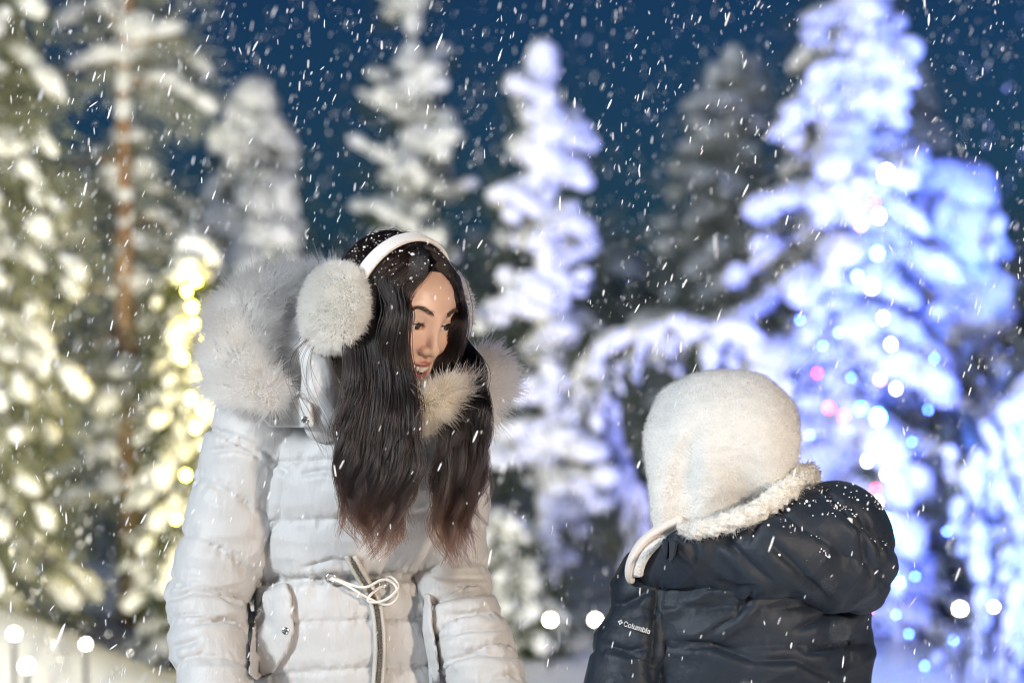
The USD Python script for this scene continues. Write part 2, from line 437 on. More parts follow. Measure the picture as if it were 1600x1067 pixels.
def conifer(name, label, base, H, R, seed, top=0.04, clear=0.0, levels=26, per=5, snow=1.0, lump=0.055, droop=0.5, bark='grey_bark', trunk_r=0.05, lean=(0, 0),
            foliage=1.0, shape=0.85, needles='needles', group='snow covered trees behind the people', gap=0.0, cat_='tree', front=1.0):
    """Tapered trunk, limbs in whorls that bend down, needle sprays under lumps of snow."""
    r = np.random.default_rng(seed)
    t = thing(name, label, cat_, group, base)
    hs = np.linspace(0, H, 14)
    wob = np.stack([noise(np.stack([hs * 0.9, hs * 0 + seed, hs * 0], -1), 1, 1), noise(np.stack([hs * 0.9, hs * 0 + seed, hs * 0 + 9], -1), 1, 2)], 1) * 0.10 * np.minimum(1, hs / H * 3)[:, None]
    axis = np.stack([wob[:, 0] + lean[0] * (hs / H) ** 1.5 * H, wob[:, 1] + lean[1] * (hs / H) ** 1.5 * H, hs], 1)
    at = lambda h: np.array([np.interp(h, hs, axis[:, k]) for k in range(3)])
    obj('trunk', tube(np.vstack([axis[:1] - [0, 0, 0.15], axis]), np.concatenate([[trunk_r * 1.25], trunk_r * (1 - 0.85 * hs / H)]), 10), bark, t)
    S, N, B = Bag(), Bag(), Bag()
    for i in range(levels):
        f = (i + 0.5) / levels
        h = clear + (H - clear) * f
        prof = R * ((1 - f) ** shape) + top
        for j in range(per if f < 0.85 else max(2, per - 2)):
            if r.random() < gap:
                continue
            az = 2 * PI * (j / per + r.random() * 0.25) + i * 2.4
            if math.sin(az) < -.35 and r.random() > front:
                continue
            L = prof * r.uniform(0.62, 1.18)
            up = r.uniform(-0.15, 0.45) * (0.35 + f)
            d = np.array([math.cos(az), math.sin(az), 0.0])
            m = max(3, int(L / (lump * 1.25)))
            q = []
            o = at(h + r.uniform(-.5, .5) * (H - clear) / levels)
            for k in range(m + 1):
                s_ = k / m
                q.append(o + d * L * s_ + np.array([0, 0, L * (up * s_ - droop * s_ * s_)]) + r.normal(size=3) * 0.008)
            q = np.array(q)
            B.add(*(lambda m_: (m_.vertices, m_.faces))(tube(q, np.linspace(0.011, 0.004, len(q)), 4, cap=False)))
            for k in range(1, m + 1):
                ax = q[k] - q[k - 1]
                w = 0.55 + 0.45 * math.sin(PI * min(1, k / m + 0.12)) + (0.25 if k == m else 0)
                N.sprays(r, q[k] - [0, 0, 0.02], ax / np.linalg.norm(ax), 0.02 + lump * .55, int(30 * foliage), 0.065 + lump * .5, 0.0042)
                if r.random() < 0.86 * snow:
                    rr = lump * w * r.uniform(0.65, 1.3)
                    S.lump(r, q[k] + [0, 0, rr * 0.45], ax, np.array([rr * 1.45, rr * 1.0, rr * 0.85]))
                if r.random() < 0.45 * snow:
                    rr = lump * 0.55 * r.uniform(0.6, 1.2)
                    S.lump(r, q[k] + r.normal(size=3) * lump * 0.7, ax, np.array([rr * 1.3, rr, rr]), SLUMPS)
        if r.random() < snow:
            S.lump(r, at(h), (0, 0, 1), np.array([lump * 1.1, lump * .7, lump * .7]), SLUMPS)
    S.lump(r, at(H) + [0, 0, lump * .3], (1, 0, 0), np.array([lump * .9, lump * .8, lump * 1.3]))
    for nm_, bag, mt_, sm in (('branches', B, bark, True), ('crown', N, needles, False), ('snow_load', S, 'snow', True)):
        tag(obj(nm_, bag.mesh(), mt_, t, smooth=sm), kind='stuff')
    return t


def ground_at(px, d, dz=0.0):
    x = (px - 800) / FPX * d
    return np.array([x, d, float(ground_z(np.array([x]), np.array([d]))[0]) + dz])


def tree_px(name, label, px, d, top_py, width_px, seed, **k):
    b = ground_at(px, d)
    H = P(px, top_py, d)[2] - b[2]
    return conifer(name, label, b, H, width_px / 2 * d / FPX, seed, **k)


tree_px('snowy_spruce', 'huge dark green spruce filling the left edge, snow clumps on sagging boughs', -70, 9.2, -420, 360, 11, levels=30, per=7, lump=0.068, droop=0.75, snow=0.6, foliage=1.8, trunk_r=0.11, shape=0.5, needles='olive_needles')
tree_px('snowy_pine', 'tall slender pine with bare orange brown trunk left of the woman', 205, 10.3, -330, 300, 12, levels=27, per=6, lump=0.056, droop=0.35, snow=0.6, foliage=1.5, needles='frosted_needles', bark='bark', trunk_r=0.062, shape=0.28, clear=0.35, gap=0.3, front=.04)
tree_px('snowy_spruce', 'snow packed spruce rising just behind the fur hood of the woman', 402, 11.5, 168, 185, 13, levels=16, per=5, lump=0.098, droop=0.45, shape=0.55)
tree_px('snowy_spruce', 'tall spire shaped snowy spruce right above the head of the woman', 650, 12.5, -2, 245, 14, levels=15, per=4, lump=0.082, droop=-0.15, shape=0.55, foliage=.8)
tree_px('snowy_pine', 'slim snowy pine with thin bare trunk midway between woman and child', 848, 10.6, 112, 150, 15, levels=15, per=4, lump=0.088, droop=0.02, shape=0.40, trunk_r=0.024, bark='bark', gap=0.15, clear=0.25, front=.25)
tree_px('frosted_spruce', 'dim grey frosted spruce standing far back between the lit trees', 1140, 15.0, 100, 330, 16, levels=22, per=6, lump=0.075, droop=0.2, snow=0.6, needles='frosted_needles', shape=0.55)
tree_px('decorated_spruce', 'big snow laden spruce hung with coloured string lights, blue lit, behind the child', 1315, 10.4, -15, 400, 17, levels=21, per=5, lump=0.102, droop=0.35, shape=0.62)
tree_px('frosted_spruce', 'faint slender spruce seen beyond the tree with coloured lights', 1432, 22.0, 120, 190, 18, levels=20, per=6, lump=0.08, snow=0.6, needles='frosted_needles', shape=0.6)
tree_px('snowy_spruce', 'small spruce wound with yellow string lights beside the sleeve of the woman', 300, 9.6, 385, 190, 19, levels=18, per=6, lump=0.055, droop=0.6, shape=0.4)
tree_px('snowy_spruce', 'low young spruce with yellow lit top right of the woman', 792, 9.8, 835, 130, 20, levels=10, per=6, lump=0.05, droop=0.5, shape=0.6)

# far wood: one mass of dark trunks and frosted crowns
r = np.random.default_rng(5)
W = Bag(); WS = Bag(); TH = Bag(); THS = Bag()
for k in range(420):
    d = r.uniform(13.5, 22); x = r.uniform(-0.27, 0.27) * d; h = r.uniform(.4, 1.25)
    for q in range(5):
        a = r.uniform(0, 2 * PI); e = np.array([x + math.cos(a) * h * .45, d + math.sin(a) * h * .45, h * r.uniform(.7, 1.1)])
        m = tube([[x, d, -.1], [x + math.cos(a) * h * .15, d + math.sin(a) * h * .15, h * .5], e], [.012, .009, .003], 4, cap=False)
        TH.add(m.vertices, m.faces)
        TH.sprays(r, e * .75 + np.array([x, d, 0]) * .25, (0, 0, 1.2), .14, 16, .22, .006)
        if r.random() < .22:
            THS.lump(r, e, (math.cos(a), math.sin(a), .2), np.array([.09, .05, .04]), SLUMPS)
for k in range(150):
    d = r.uniform(26, 60); x = r.uniform(-0.30, 0.30) * d; h = r.uniform(0.8, 2.3)
    m = tube([[x, d, -0.2], [x + r.normal() * .1, d, h * .5], [x, d, h]], [0.13, 0.09, 0.02], 5)
    W.add(m.vertices, m.faces)
    for q in range(26):
        hh = h * r.uniform(0.12, 1.0); rad = (1 - hh / h) * 0.9 + 0.12; a = r.uniform(0, 2 * PI)
        c = np.array([x + math.cos(a) * rad, d + math.sin(a) * rad, hh])
        W.sprays(r, c, (math.cos(a), math.sin(a), -.3), 0.22, 16, 0.42, 0.05)
        if r.random() < .35:
            WS.lump(r, c + [0, 0, .1], (math.cos(a), math.sin(a), -.2), np.array([.28, .16, .1]), SLUMPS)
fw = UsdGeom.Xform.Define(stage, pth('far_wood')).GetPrim()
tag(fw, 'far dark wood of conifers beyond the clearing', 'wood', kind='stuff')
obj('far_conifers', W.mesh(), 'frosted_needles', fw, smooth=False)
obj('far_snow', WS.mesh(), 'snow', fw)
th = UsdGeom.Xform.Define(stage, pth('thicket')).GetPrim()
tag(th, 'dark leafless brush between and behind the snowy trees', 'brush', kind='stuff')
tag(obj('twigs', TH.mesh(), 'frosted_needles', th, smooth=False), kind='stuff'); tag(obj('twig_snow', THS.mesh(), 'snow', th), kind='stuff')


def draped(name, label, keys, seed, caps=(), lump=0.07, hang=0.25, n=60, per=3, bark='grey_bark', cat_='tree', spread=0.06):
    """A tree bent over by snow: a curved stem (keys: px, py, depth) with packed lumps along it and tassels hanging from it."""
    r = np.random.default_rng(seed)
    pts = np.array([P(*k) for k in keys]); base = np.array([pts[0][0], pts[0][1], 0.0])
    t = thing(name, label, cat_, 'snow covered trees behind the people', base)
    c = spline(pts - base, n)
    obj('trunk', tube(c, np.linspace(0.035, 0.012, n), 8), bark, t)
    S, N, B = Bag(), Bag(), Bag()
    for cp in caps:
        S.lump(r, P(*cp[:3]) - base, (1, 0, 0), np.array([cp[3], cp[3], cp[3] * 1.1]))
    tan = np.gradient(c, axis=0); tan /= np.linalg.norm(tan, axis=1, keepdims=True)
    for k in range(2, n):
        w = r.uniform(0.7, 1.25)
        S.lump(r, c[k] + [0, 0, lump * .3] + r.normal(size=3) * spread * .4, tan[k], np.array([lump * 1.3 * w, lump * w, lump * w * .9]))
        for q in range(per):
            o = c[k] + r.normal(size=3) * [spread, spread, 0.02]
            L = hang * r.uniform(0.35, 1.1); m = max(2, int(L / (lump * .9)))
            sw = r.normal(size=3) * [0.25, 0.25, 0]
            path = np.array([o + (sw * s_ + [0, 0, -1]) * L * s_ for s_ in np.linspace(0, 1, m + 1)])
            B.add(*(lambda m_: (m_.vertices, m_.faces))(tube(path, 0.004, 4, cap=False)))
            for s_ in range(1, m + 1):
                N.sprays(r, path[s_], (0, 0, -1), lump * .35, 14, 0.07, 0.0045)
                if r.random() < 0.8:
                    rr = lump * .7 * r.uniform(.55, 1.15) * (1 - .35 * s_ / m)
                    S.lump(r, path[s_], (sw[0], sw[1], -1), np.array([rr * 1.5, rr, rr]), LUMPS if rr > .03 else SLUMPS)
    for nm_, bag, mt_, sm in (('branches', B, bark, True), ('crown', N, 'needles', False), ('snow_load', S, 'snow', True)):
        tag(obj(nm_, bag.mesh(), mt_, t, smooth=sm), kind='stuff')
    return t


draped('bent_birch', 'thin tree bowed by snow into an arch left of the white fleece hat', [(1000, 1120, 10.8), (1010, 900, 10.9), (985, 780, 10.8), (935, 660, 10.6), (930, 575, 10.4), (1000, 530, 10.2), (1090, 518, 10.0), (1165, 535, 9.9), (1200, 600, 9.8)], 31, lump=0.064, hang=0.13, n=44, per=2, spread=.035)
draped('bent_spruce', 'snow packed spruce with rounded hooded top at the right', [(1480, 1150, 11.0), (1478, 900, 11.0), (1475, 650, 11.0), (1478, 460, 11.0), (1488, 360, 11.0), (1492, 310, 11.0)], 32, caps=[(1493, 318, 11.0, .20), (1488, 385, 10.95, .22), (1470, 470, 10.9, .2), (1520, 480, 10.9, .2)], lump=0.10, hang=0.42, n=36, per=5, spread=0.13)
draped('bent_spruce', 'drooping snow laden young spruce cut by the right edge', [(1610, 1130, 9.6), (1600, 960, 9.6), (1585, 800, 9.6), (1570, 700, 9.6), (1590, 640, 9.6), (1640, 600, 9.6)], 33, lump=0.075, hang=0.42, n=30, per=4, spread=0.10)

# ------------------------------------------------------------------ lights of the place
BULB = trimesh.creation.icosphere(2, 1.0)


def bulb(parent, pos, mat_, r=0.013):
    b = BULB.copy(); b.vertices = b.vertices * [r, r, r * 1.3] + pos
    obj('bulb', b, mat_, parent)


def string_lights(label, lights, group=None, r=0.010):
    p0 = P(*lights[0][:3]); base = np.array([p0[0], p0[1], 0])
    t = thing('string_lights', label, 'string lights', group, base)
    pts = np.array([P(*l[:3]) for l in lights]) - base
    obj('cable', tube(spline(pts + [0, 0.02, 0.02], 8 * len(pts)), 0.003, 5), 'wire', t)
    for p, l in zip(pts, lights):
        bulb(t, p, 'glow_' + l[3], l[4] * .8 if len(l) > 4 else r)


string_lights('garland of multicoloured bulbs hanging down the blue lit spruce', [
    (1385, 272, 9.9, 'white', .026), (1365, 318, 9.88, 'red'), (1373, 338, 9.85, 'white', .018), (1345, 352, 9.85, 'pink'), (1371, 396, 9.82, 'cyan', .016), (1340, 432, 9.8, 'blue'), (1362, 447, 9.8, 'white', .02), (1380, 497, 9.78, 'warm'),
    (1392, 538, 9.76, 'white'), (1375, 593, 9.74, 'pink'), (1400, 607, 9.72, 'white'), (1277, 583, 9.74, 'red', .009), (1295, 637, 9.7, 'red'), (1318, 650, 9.7, 'red'), (1345, 638, 9.68, 'green'), (1372, 652, 9.66, 'cyan', .024), (1395, 705, 9.64, 'pink', .015),
    (1355, 720, 9.62, 'white'), (1385, 741, 9.6, 'warm'), (1368, 763, 9.6, 'red', .009), (1370, 785, 9.58, 'white', .014), (1385, 811, 9.56, 'cyan'), (1397, 835, 9.54, 'green', .018), (1405, 910, 9.52, 'cyan', .011), (1357, 950, 9.5, 'red', .010), (1341, 962, 9.5, 'cyan', .015)])
string_lights('added blue bulbs hidden deep inside the spruce to light its gaps', [  # hidden bulbs added to turn the gaps between boughs blue
    (1300, 420, 10.1, 'blue'), (1250, 500, 10.0, 'blue'), (1285, 540, 9.95, 'blue'), (1235, 600, 9.95, 'blue'), (1310, 520, 9.85, 'blue'), (1450, 640, 9.9, 'blue'), (1440, 760, 9.9, 'blue'), (1480, 830, 9.8, 'blue'), (1430, 900, 9.7, 'blue'), (1420, 990, 9.6, 'blue'), (1490, 1000, 9.7, 'blue'), (1265, 680, 9.9, 'blue'), (1330, 590, 9.95, 'blue'), (1460, 560, 10.0, 'blue'), (1425, 690, 9.9, 'blue'), (1400, 960, 9.75, 'blue'), (1445, 1040, 9.6, 'blue'), (1415, 850, 9.85, 'blue')], r=.0042)
string_lights('yellow garland wound round the small spruce beside the sleeve', [
    (306, 438, 9.4, 'yellow', .015), (292, 455, 9.35, 'yellow'), (300, 480, 9.3, 'yellow', .015), (304, 506, 9.3, 'yellow'), (322, 530, 9.3, 'yellow'), (286, 560, 9.25, 'yellow', .012), (312, 584, 9.25, 'yellow', .014), (298, 622, 9.2, 'yellow', .015), (316, 640, 9.2, 'yellow'),
    (305, 668, 9.2, 'yellow'), (322, 700, 9.2, 'yellow'), (290, 742, 9.2, 'yellow'), (318, 770, 9.2, 'yellow'), (275, 810, 9.15, 'yellow', .012), (300, 845, 9.2, 'yellow')])


def path_lamp(label, px, py, d, r=0.017, m='glow_lamp'):
    p = P(px, py, d); b = np.array([p[0], p[1], float(ground_z(p[:1], p[1:2])[0])])
    t = thing('path_lamp', label, 'lamp', 'small globe lamps near the ground among the trees', b)
    h = max(p[2] - b[2], 0.06)
    obj('stake', tube([[0, 0, -0.1], [0, 0, h - r * .8]], [0.009, 0.007], 8), 'dark_metal', t)
    s = trimesh.creation.icosphere(2, r); s.apply_translation([0, 0, h]); obj('globe', s, m, t)
    c = trimesh.creation.cylinder(r * .62, r * .45, sections=14); c.apply_translation([0, 0, h - r * .95]); obj('collar', c, 'dark_metal', t, smooth=30)


path_lamp('globe lamp close to the right side of the parka, left of a pair', 860, 968, 9.3)
path_lamp('globe lamp just left of the dark sleeve of the child', 930, 968, 10.4)
path_lamp('bright globe lamp at the lower right, left of a pair', 1500, 951, 9.2)
path_lamp('dimmer globe lamp at the lower right, nearest the right edge', 1553, 948, 9.2, .010)
path_lamp('globe lamp low at the left edge, upper of two', 22, 990, 7.9, .016)
path_lamp('globe lamp in the snow at the bottom left corner', 42, 1040, 7.7, .020)
path_lamp('globe lamp between the bottom left corner and the brown trunk', 134, 1006, 7.95, .013)


def floodlight(label, pos, target, col, inten, rad=0.11, tube_=.23):
    pos = np.asarray(pos, float); t = thing('floodlight', label, 'floodlight', 'floodlights on the snow lighting the trees', pos)
    d = np.asarray(target) - pos; d /= np.linalg.norm(d)
    x = np.cross(d, [0, 0, 1]); x /= np.linalg.norm(x); z = np.cross(x, d)
    R = np.stack([x, d, z], 1)
    prof = np.array([[0, -.10], [.05, -.10], [.075, -.05], [rad + .012, .02], [rad + .016, tube_], [rad + .008, tube_], [rad + .002, .005], [0, .0]])
    hm = trimesh.creation.revolve(prof, sections=28)
    hm.vertices = (hm.vertices[:, [0, 2, 1]] * [1, 1, -1]) @ R.T
    obj('housing', hm, 'dark_metal', t, smooth=30)
    gz = float(ground_z(pos[:1], pos[1:2])[0]) - pos[2]
    obj('bracket', cat([tube([x * s * (rad + .02), x * s * (rad + .02) + [0, 0, gz * .7], [0, 0, gz]], 0.009, 6) for s in (-1, 1)]), 'dark_metal', t)
    L = UsdLux.DiskLight.Define(stage, str(t.GetPath()) + '/lamp')
    L.CreateRadiusAttr(rad - .006); L.CreateIntensityAttr(inten); L.CreateColorAttr(Gf.Vec3f(*col)); L.CreateNormalizeAttr(True)
    aim(L, d * 0.012, d)


floodlight('warm floodlight on the snow in front of the left trees', (-1.5, 5.0, 0.42), (-2.0, 10.0, 1.7), (1.0, 0.91, 0.64), 44)
floodlight('cream floodlight on the snow in front of the middle trees', (-0.5, 5.2, 0.14), (-0.75, 12, 2.4), (1.0, 0.95, 0.80), 29)
floodlight('cream floodlight added behind the woman to brighten the spire shaped spruce', (-0.62, 10.2, 0.3), (-0.5, 12.5, 2.0), (1.0, 0.96, 0.84), 9)  # extra lamp hidden behind the woman, added because this spruce stayed dim
floodlight('white floodlight on the snow in front of the decorated spruce', (1.6, 5.1, 0.14), (1.9, 10.9, 2.0), (0.92, 0.90, 1.0), 9)
floodlight('white floodlight added out of view to brighten the hooded spruce', (2.35, 6.4, 0.14), (2.02, 11.0, 2.3), (0.95, 0.95, 1.0), 13, tube_=.35)  # extra unseen lamp, added to whiten the hooded spruce
floodlight('blue floodlight on the snow left of the child', (1.9, 5.6, 0.14), (1.9, 10.8, 1.7), (0.04, 0.10, 1.0), 175, tube_=.42)
floodlight('second blue floodlight on the snow at the right', (2.6, 6.0, 0.14), (2.0, 11.0, 1.6), (0.07, 0.20, 1.0), 115, tube_=.42)

# unseen lamp added out of view at the right, to light the face
lp = thing('added_face_lamp', 'unseen lamp post with frosted lantern, added to light the face', 'lamp post', None, (1.95, 1.60, 0))
obj('post', tube([[0, 0, -.2], [0, 0, .3], [0, 0, 1.6]], [.05, .045, .03], 12), 'dark_metal', lp)
pr = np.array([[0, 0], [.07, 0], [.10, .04], [.13, .30], [.16, .31], [.10, .38], [.02, .44], [0, .44]])
ln = trimesh.creation.revolve(np.array([[.16, .31], [.17, .315], [.10, .40], [.02, .45], [0, .45], [0, .44]]), sections=20); ln.apply_translation([0, 0, 1.6])
obj('hood', ln, 'dark_metal', lp, smooth=30)
gl = trimesh.creation.icosphere(3, 0.10); gl.apply_translation([0, 0, 1.77])
emitter('lantern_glow', (1.0, 0.81, 0.62), 440.0)
obj('lantern', gl, 'lantern_glow', lp)

wl = tag(stage.GetPrimAtPath('/World/unseen_panel_lamp'), 'unseen white panel lamp on a pole, added to light the people', 'work light')
UsdGeom.Xform.Define(stage, '/World/unseen_panel_lamp')
_d = (PANEL_AT - PANEL_POS) / np.linalg.norm(PANEL_AT - PANEL_POS); _x = np.cross(_d, [0, 0, 1]); _x /= np.linalg.norm(_x); _z = np.cross(_x, _d)
bx = trimesh.creation.box([.70, .07, .50]); bx.vertices = bx.vertices @ np.stack([_x, _d, _z]) + PANEL_POS - _d * .042
obj('housing', bx, 'dark_metal', wl, smooth=False)
obj('pole', tube([[PANEL_POS[0], PANEL_POS[1], -.2], PANEL_POS - _d * .07 - [0, 0, .1], PANEL_POS - _d * .07 + [0, 0, .1]], .024, 10), 'dark_metal', wl)

# ------------------------------------------------------------------ people: shared head
MZ = .0085     # how far the smile lifts the mouth


def head_sdf(p, neck_to):
    """Human head about 0.23 m tall, face towards -y, origin at its middle."""
    ax = np.abs(p[:, 0]); s = np.stack([ax, p[:, 1], p[:, 2]], 1)
    d = ell(p, (0, .012, .018), (.074, .093, .071))
    d = smin(d, ell(p, (0, -.034, .034), (.056, .046, .042)), .03)
    d = smin(d, ell(p, (0, -.026, -.024), (.061, .066, .082)), .03)
    d = smin(d, ell(p, (0, -.062, -.098), (.027, .026, .018)), .028)
    d = smin(d, cap(s, (.052, .0, -.055), (.018, -.060, -.095), .016, .016), .03)
    d = smin(d, sph(s, (.041, -.062, -.030), .023), .022)
    d = smin(d, cap(s, (.0, -.084, .022), (.044, -.066, .026), .010, .008), .014)
    d = smin(d, ell(p, (0, -.064, -.070), (.035, .032, .028)), .018)
    d = smax(d, -ell(s, (.032, -.100, .004), (.017, .014, .012)), .012)
    # nose
    d = smin(d, cap(p, (0, -.086, .014), (0, -.102, -.029), .0060, .0078), .010)
    d = smin(d, sph(p, (0, -.1035, -.0335), .0098), .006)
    d = smin(d, ell(s, (.0120, -.0955, -.0360), (.0072, .0095, .0066)), .005)
    d = smax(d, -ell(s, (.0060, -.1005, -.0430), (.0034, .005, .004)), .003)
    # lids round the eyes
    op = (np.sqrt(((ax - .0315) / .0138) ** 2 + ((p[:, 2] - .0004 - (ax - .03) * .06) / .0058) ** 2) - 1) * .0058
    d = smin(d, sph(s, (.0315, -.0745, .001), .0142), .004)
    d = smax(d, -np.maximum(op, p[:, 1] + .0745), .0012)
    # smiling mouth, bent up and back at the corners
    q = np.stack([p[:, 0], p[:, 1] - 22 * ax * ax, p[:, 2] - 12 * ax * ax - MZ], 1)
    qa = np.abs(q[:, 0])
    d = smax(d, -ell(q, (0, -.098, -.0800), (.0270, .019, .0098)), .002)
    up = cap(np.stack([qa, q[:, 1], q[:, 2]], 1), (0, -.0955, -.0672), (.0255, -.0945, -.0745), .0040, .0022)
    lo = cap(np.stack([qa, q[:, 1], q[:, 2]], 1), (0, -.0945, -.0915), (.0245, -.0935, -.0790), .0054, .0022)
    lip = np.minimum(up, lo)
    d = smin(d, lip, .0035)
    # ears
    d = smin(d, np.maximum(ell(s, (.078, .016, -.008), (.010, .019, .031)), -ell(s, (.086, .013, -.006), (.006, .012, .020))), .006)
    d = smin(d, cap(p, (0, .022, -.06), neck_to, .048, .052), .03)
    return d, lip


def make_head(neck_to, h):
    neck_to = np.asarray(neck_to, float)
    lo = np.minimum([-.10, -.135, -.135], neck_to - .06); hi = np.maximum([.10, .125, .13], neck_to + .06)
    m = surfnets(lambda p: head_sdf(p, neck_to)[0], lo, hi, h)
    m = laplace(m, 2)
    p = m.vertices.astype(np.float32); lip = head_sdf(p, neck_to)[1]
    skin = np.array([.68, .44, .33]); t = np.repeat(skin[None], len(p), 0)
    ax = np.abs(p[:, 0])
    ck = np.exp(-(((ax - .042) / .022) ** 2 + ((p[:, 2] + .030) / .02) ** 2 + ((p[:, 1] + .075) / .03) ** 2))
    t = t * (1 - .30 * ck[:, None]) + np.array([.68, .34, .26]) * .30 * ck[:, None]
    lid = np.exp(-(((ax - .032) / .016) ** 2 + ((p[:, 2] - .006) / .008) ** 2)) * (p[:, 1] < -.05)
    t = t * (1 - .38 * lid[:, None]) + np.array([.28, .15, .11]) * .38 * lid[:, None]
    w = np.clip(1 - (lip - .0005) / .0022, 0, 1)[:, None]
    t = t * (1 - w) + np.array([.42, .16, .14]) * w
    inside = (np.abs(p[:, 0]) < .024) & (np.abs(p[:, 2] - MZ - 12 * ax ** 2 + .0775) < .007) & (p[:, 1] > -.0935 + 22 * ax ** 2) & (p[:, 1] < -.05)
    t[inside] = (.22, .05, .05)
    return m, t


def place(m, R, c):
    m = m.copy(); m.vertices = m.vertices @ R.T + c; return m


def depthmap(m, cell=4):
    """Nearest depth y of a mesh seen from the camera, as a function of photo pixels."""
    v = m.vertices - CAM; zz = v @ _F
    x = 800 + FPX * v[:, 0] / zz; y = 533.5 - FPX * (v @ _U) / zz
    W_, H_ = 1600 // cell + 40, 1500 // cell
    g_ = np.full((H_, W_), 9.0)
    ix, iy = (x / cell).astype(int), (y / cell).astype(int)
    k = (ix >= 0) & (ix < W_) & (iy >= 0) & (iy < H_)
    np.minimum.at(g_, (iy[k], ix[k]), m.vertices[k, 1])
    from scipy.ndimage import minimum_filter, uniform_filter
    g2 = minimum_filter(g_, 3); g2 = np.where(g2 > 8, minimum_filter(g2, 9), g2); g2 = uniform_filter(g2, 3)
    return lambda px, py: g2[np.clip((np.asarray(py) / cell).astype(int), 0, H_ - 1), np.clip((np.asarray(px) / cell).astype(int), 0, W_ - 1)]


def on(dm, px, py, off):
    """Points lying off metres in front of a surface, at photo pixels."""
    px, py = np.atleast_1d(px).astype(float), np.atleast_1d(py).astype(float)
    return np.array([P(a, b, d - off) for a, b, d in zip(px, py, dm(px, py))])


def patch(poly_px, dm, off, th):
    """A flap of cloth with thickness lying on a surface; outline in photo pixels."""
    from shapely.geometry import Polygon
    from shapely import points, distance as sdist, contains
    from scipy.spatial import Delaunay
    pg = Polygon(poly_px).buffer(5).buffer(-8).buffer(3)
    n = int(pg.exterior.length / 3.5); ring = np.array([pg.exterior.interpolate(k / n, normalized=True).coords[0] for k in range(n)])
    x0, y0, x1, y1 = pg.bounds; gr = np.stack(np.meshgrid(np.arange(x0, x1, 4.0), np.arange(y0, y1, 4.0)), -1).reshape(-1, 2)
    gr = gr[contains(pg.buffer(-2.5), points(gr))]
    q = np.vstack([ring, gr]); f = Delaunay(q).simplices
    f = f[contains(pg.buffer(.05), points(q[f].mean(1)))]
    a_ = q[f]; cr = (a_[:, 1, 0] - a_[:, 0, 0]) * (a_[:, 2, 1] - a_[:, 0, 1]) - (a_[:, 1, 1] - a_[:, 0, 1]) * (a_[:, 2, 0] - a_[:, 0, 0])
    f = np.where((cr < 0)[:, None], f, f[:, ::-1])
    e = np.clip(sdist(points(q), pg.exterior) / 6.0, 0, 1)
    d0 = dm(q[:, 0], q[:, 1])
    stitch = -.0012 * np.exp(-((sdist(points(q), pg.exterior) - 7) / 2.2) ** 2)
    top = np.array([P(x, y, c) for x, y, c in zip(q[:, 0], q[:, 1], d0 - off - th * (.55 + .45 * np.sqrt(e)) - stitch)])
    low = np.array([P(x, y, c) for x, y, c in zip(ring[:, 0], ring[:, 1], d0[:n] + .006)])
    k = np.arange(n); k2 = (k + 1) % n; N_ = len(q)
    sk = np.vstack([np.stack([k, N_ + k, k2], 1), np.stack([k2, N_ + k, N_ + k2], 1)])
    m = trimesh.Trimesh(np.vstack([top, low]), np.vstack([f, sk]), process=False)
    return m


def fur_on(pos, nrm, n, length, lean, jitter, r, k=4, curl=0.0, sag=0.0):
    i = r.integers(len(pos), size=n)
    d = nrm[i] + lean + r.normal(size=(n, 3)) * jitter
    d /= np.linalg.norm(d, axis=1, keepdims=True)
    L = length * r.uniform(.55, 1.2, (n, 1))
    cv = r.normal(size=(n, 3)) * curl; cv[:, 2] -= sag
    t = np.linspace(0, 1, k)[None, :, None]
    base = pos[i] - nrm[i] * .002
    return base[:, None] + d[:, None] * L[:, None] * t + cv[:, None] * L[:, None] * t * t


# ------------------------------------------------------------------ the woman
HC = P(620, 476, 3.80); HR = rotz(math.radians(47)) @ rotx(math.radians(24)) @ roty(math.radians(2))
hw = lambda l: np.asarray(l, float) @ HR.T + HC            # head frame to world
woman = thing('person', 'smiling woman with long dark hair, white fluffy earmuffs and pale quilted parka', 'person', None, (P(540, 1000, 3.86)[0], 3.88, 0))
WB = np.array([P(540, 1000, 3.86)[0], 3.88, 0.0])


def wobj(name, m, mat_, parent=None, smooth=True, tint=None):
    v, f = (m.vertices, m.faces) if hasattr(m, 'vertices') else m
    return obj(name, trimesh.Trimesh(np.asarray(v) - WB, f, process=False), mat_, parent or woman, smooth, tint)


neck_l = (P(585, 650, 3.86) - HC) @ HR
hm, tint = make_head(neck_l, .0021)
# torso, arms, hands and legs under the clothes, one skin with the head
def limb(pts, rad):
    return lambda p: poly(p, pts, rad)[0]


hipx = WB[0]
R_ARM = [P(405, 668, 3.86), P(374, 760, 3.85), P(352, 850, 3.83), P(324, 932, 3.81), P(325, 1000, 3.77), P(338, 1075, 3.72), P(352, 1185, 3.66)]
L_ARM = [P(702, 700, 3.88), P(703, 790, 3.87), P(704, 880, 3.86), P(712, 940, 3.83), P(742, 1010, 3.78), P(768, 1080, 3.74), P(800, 1180, 3.68)]


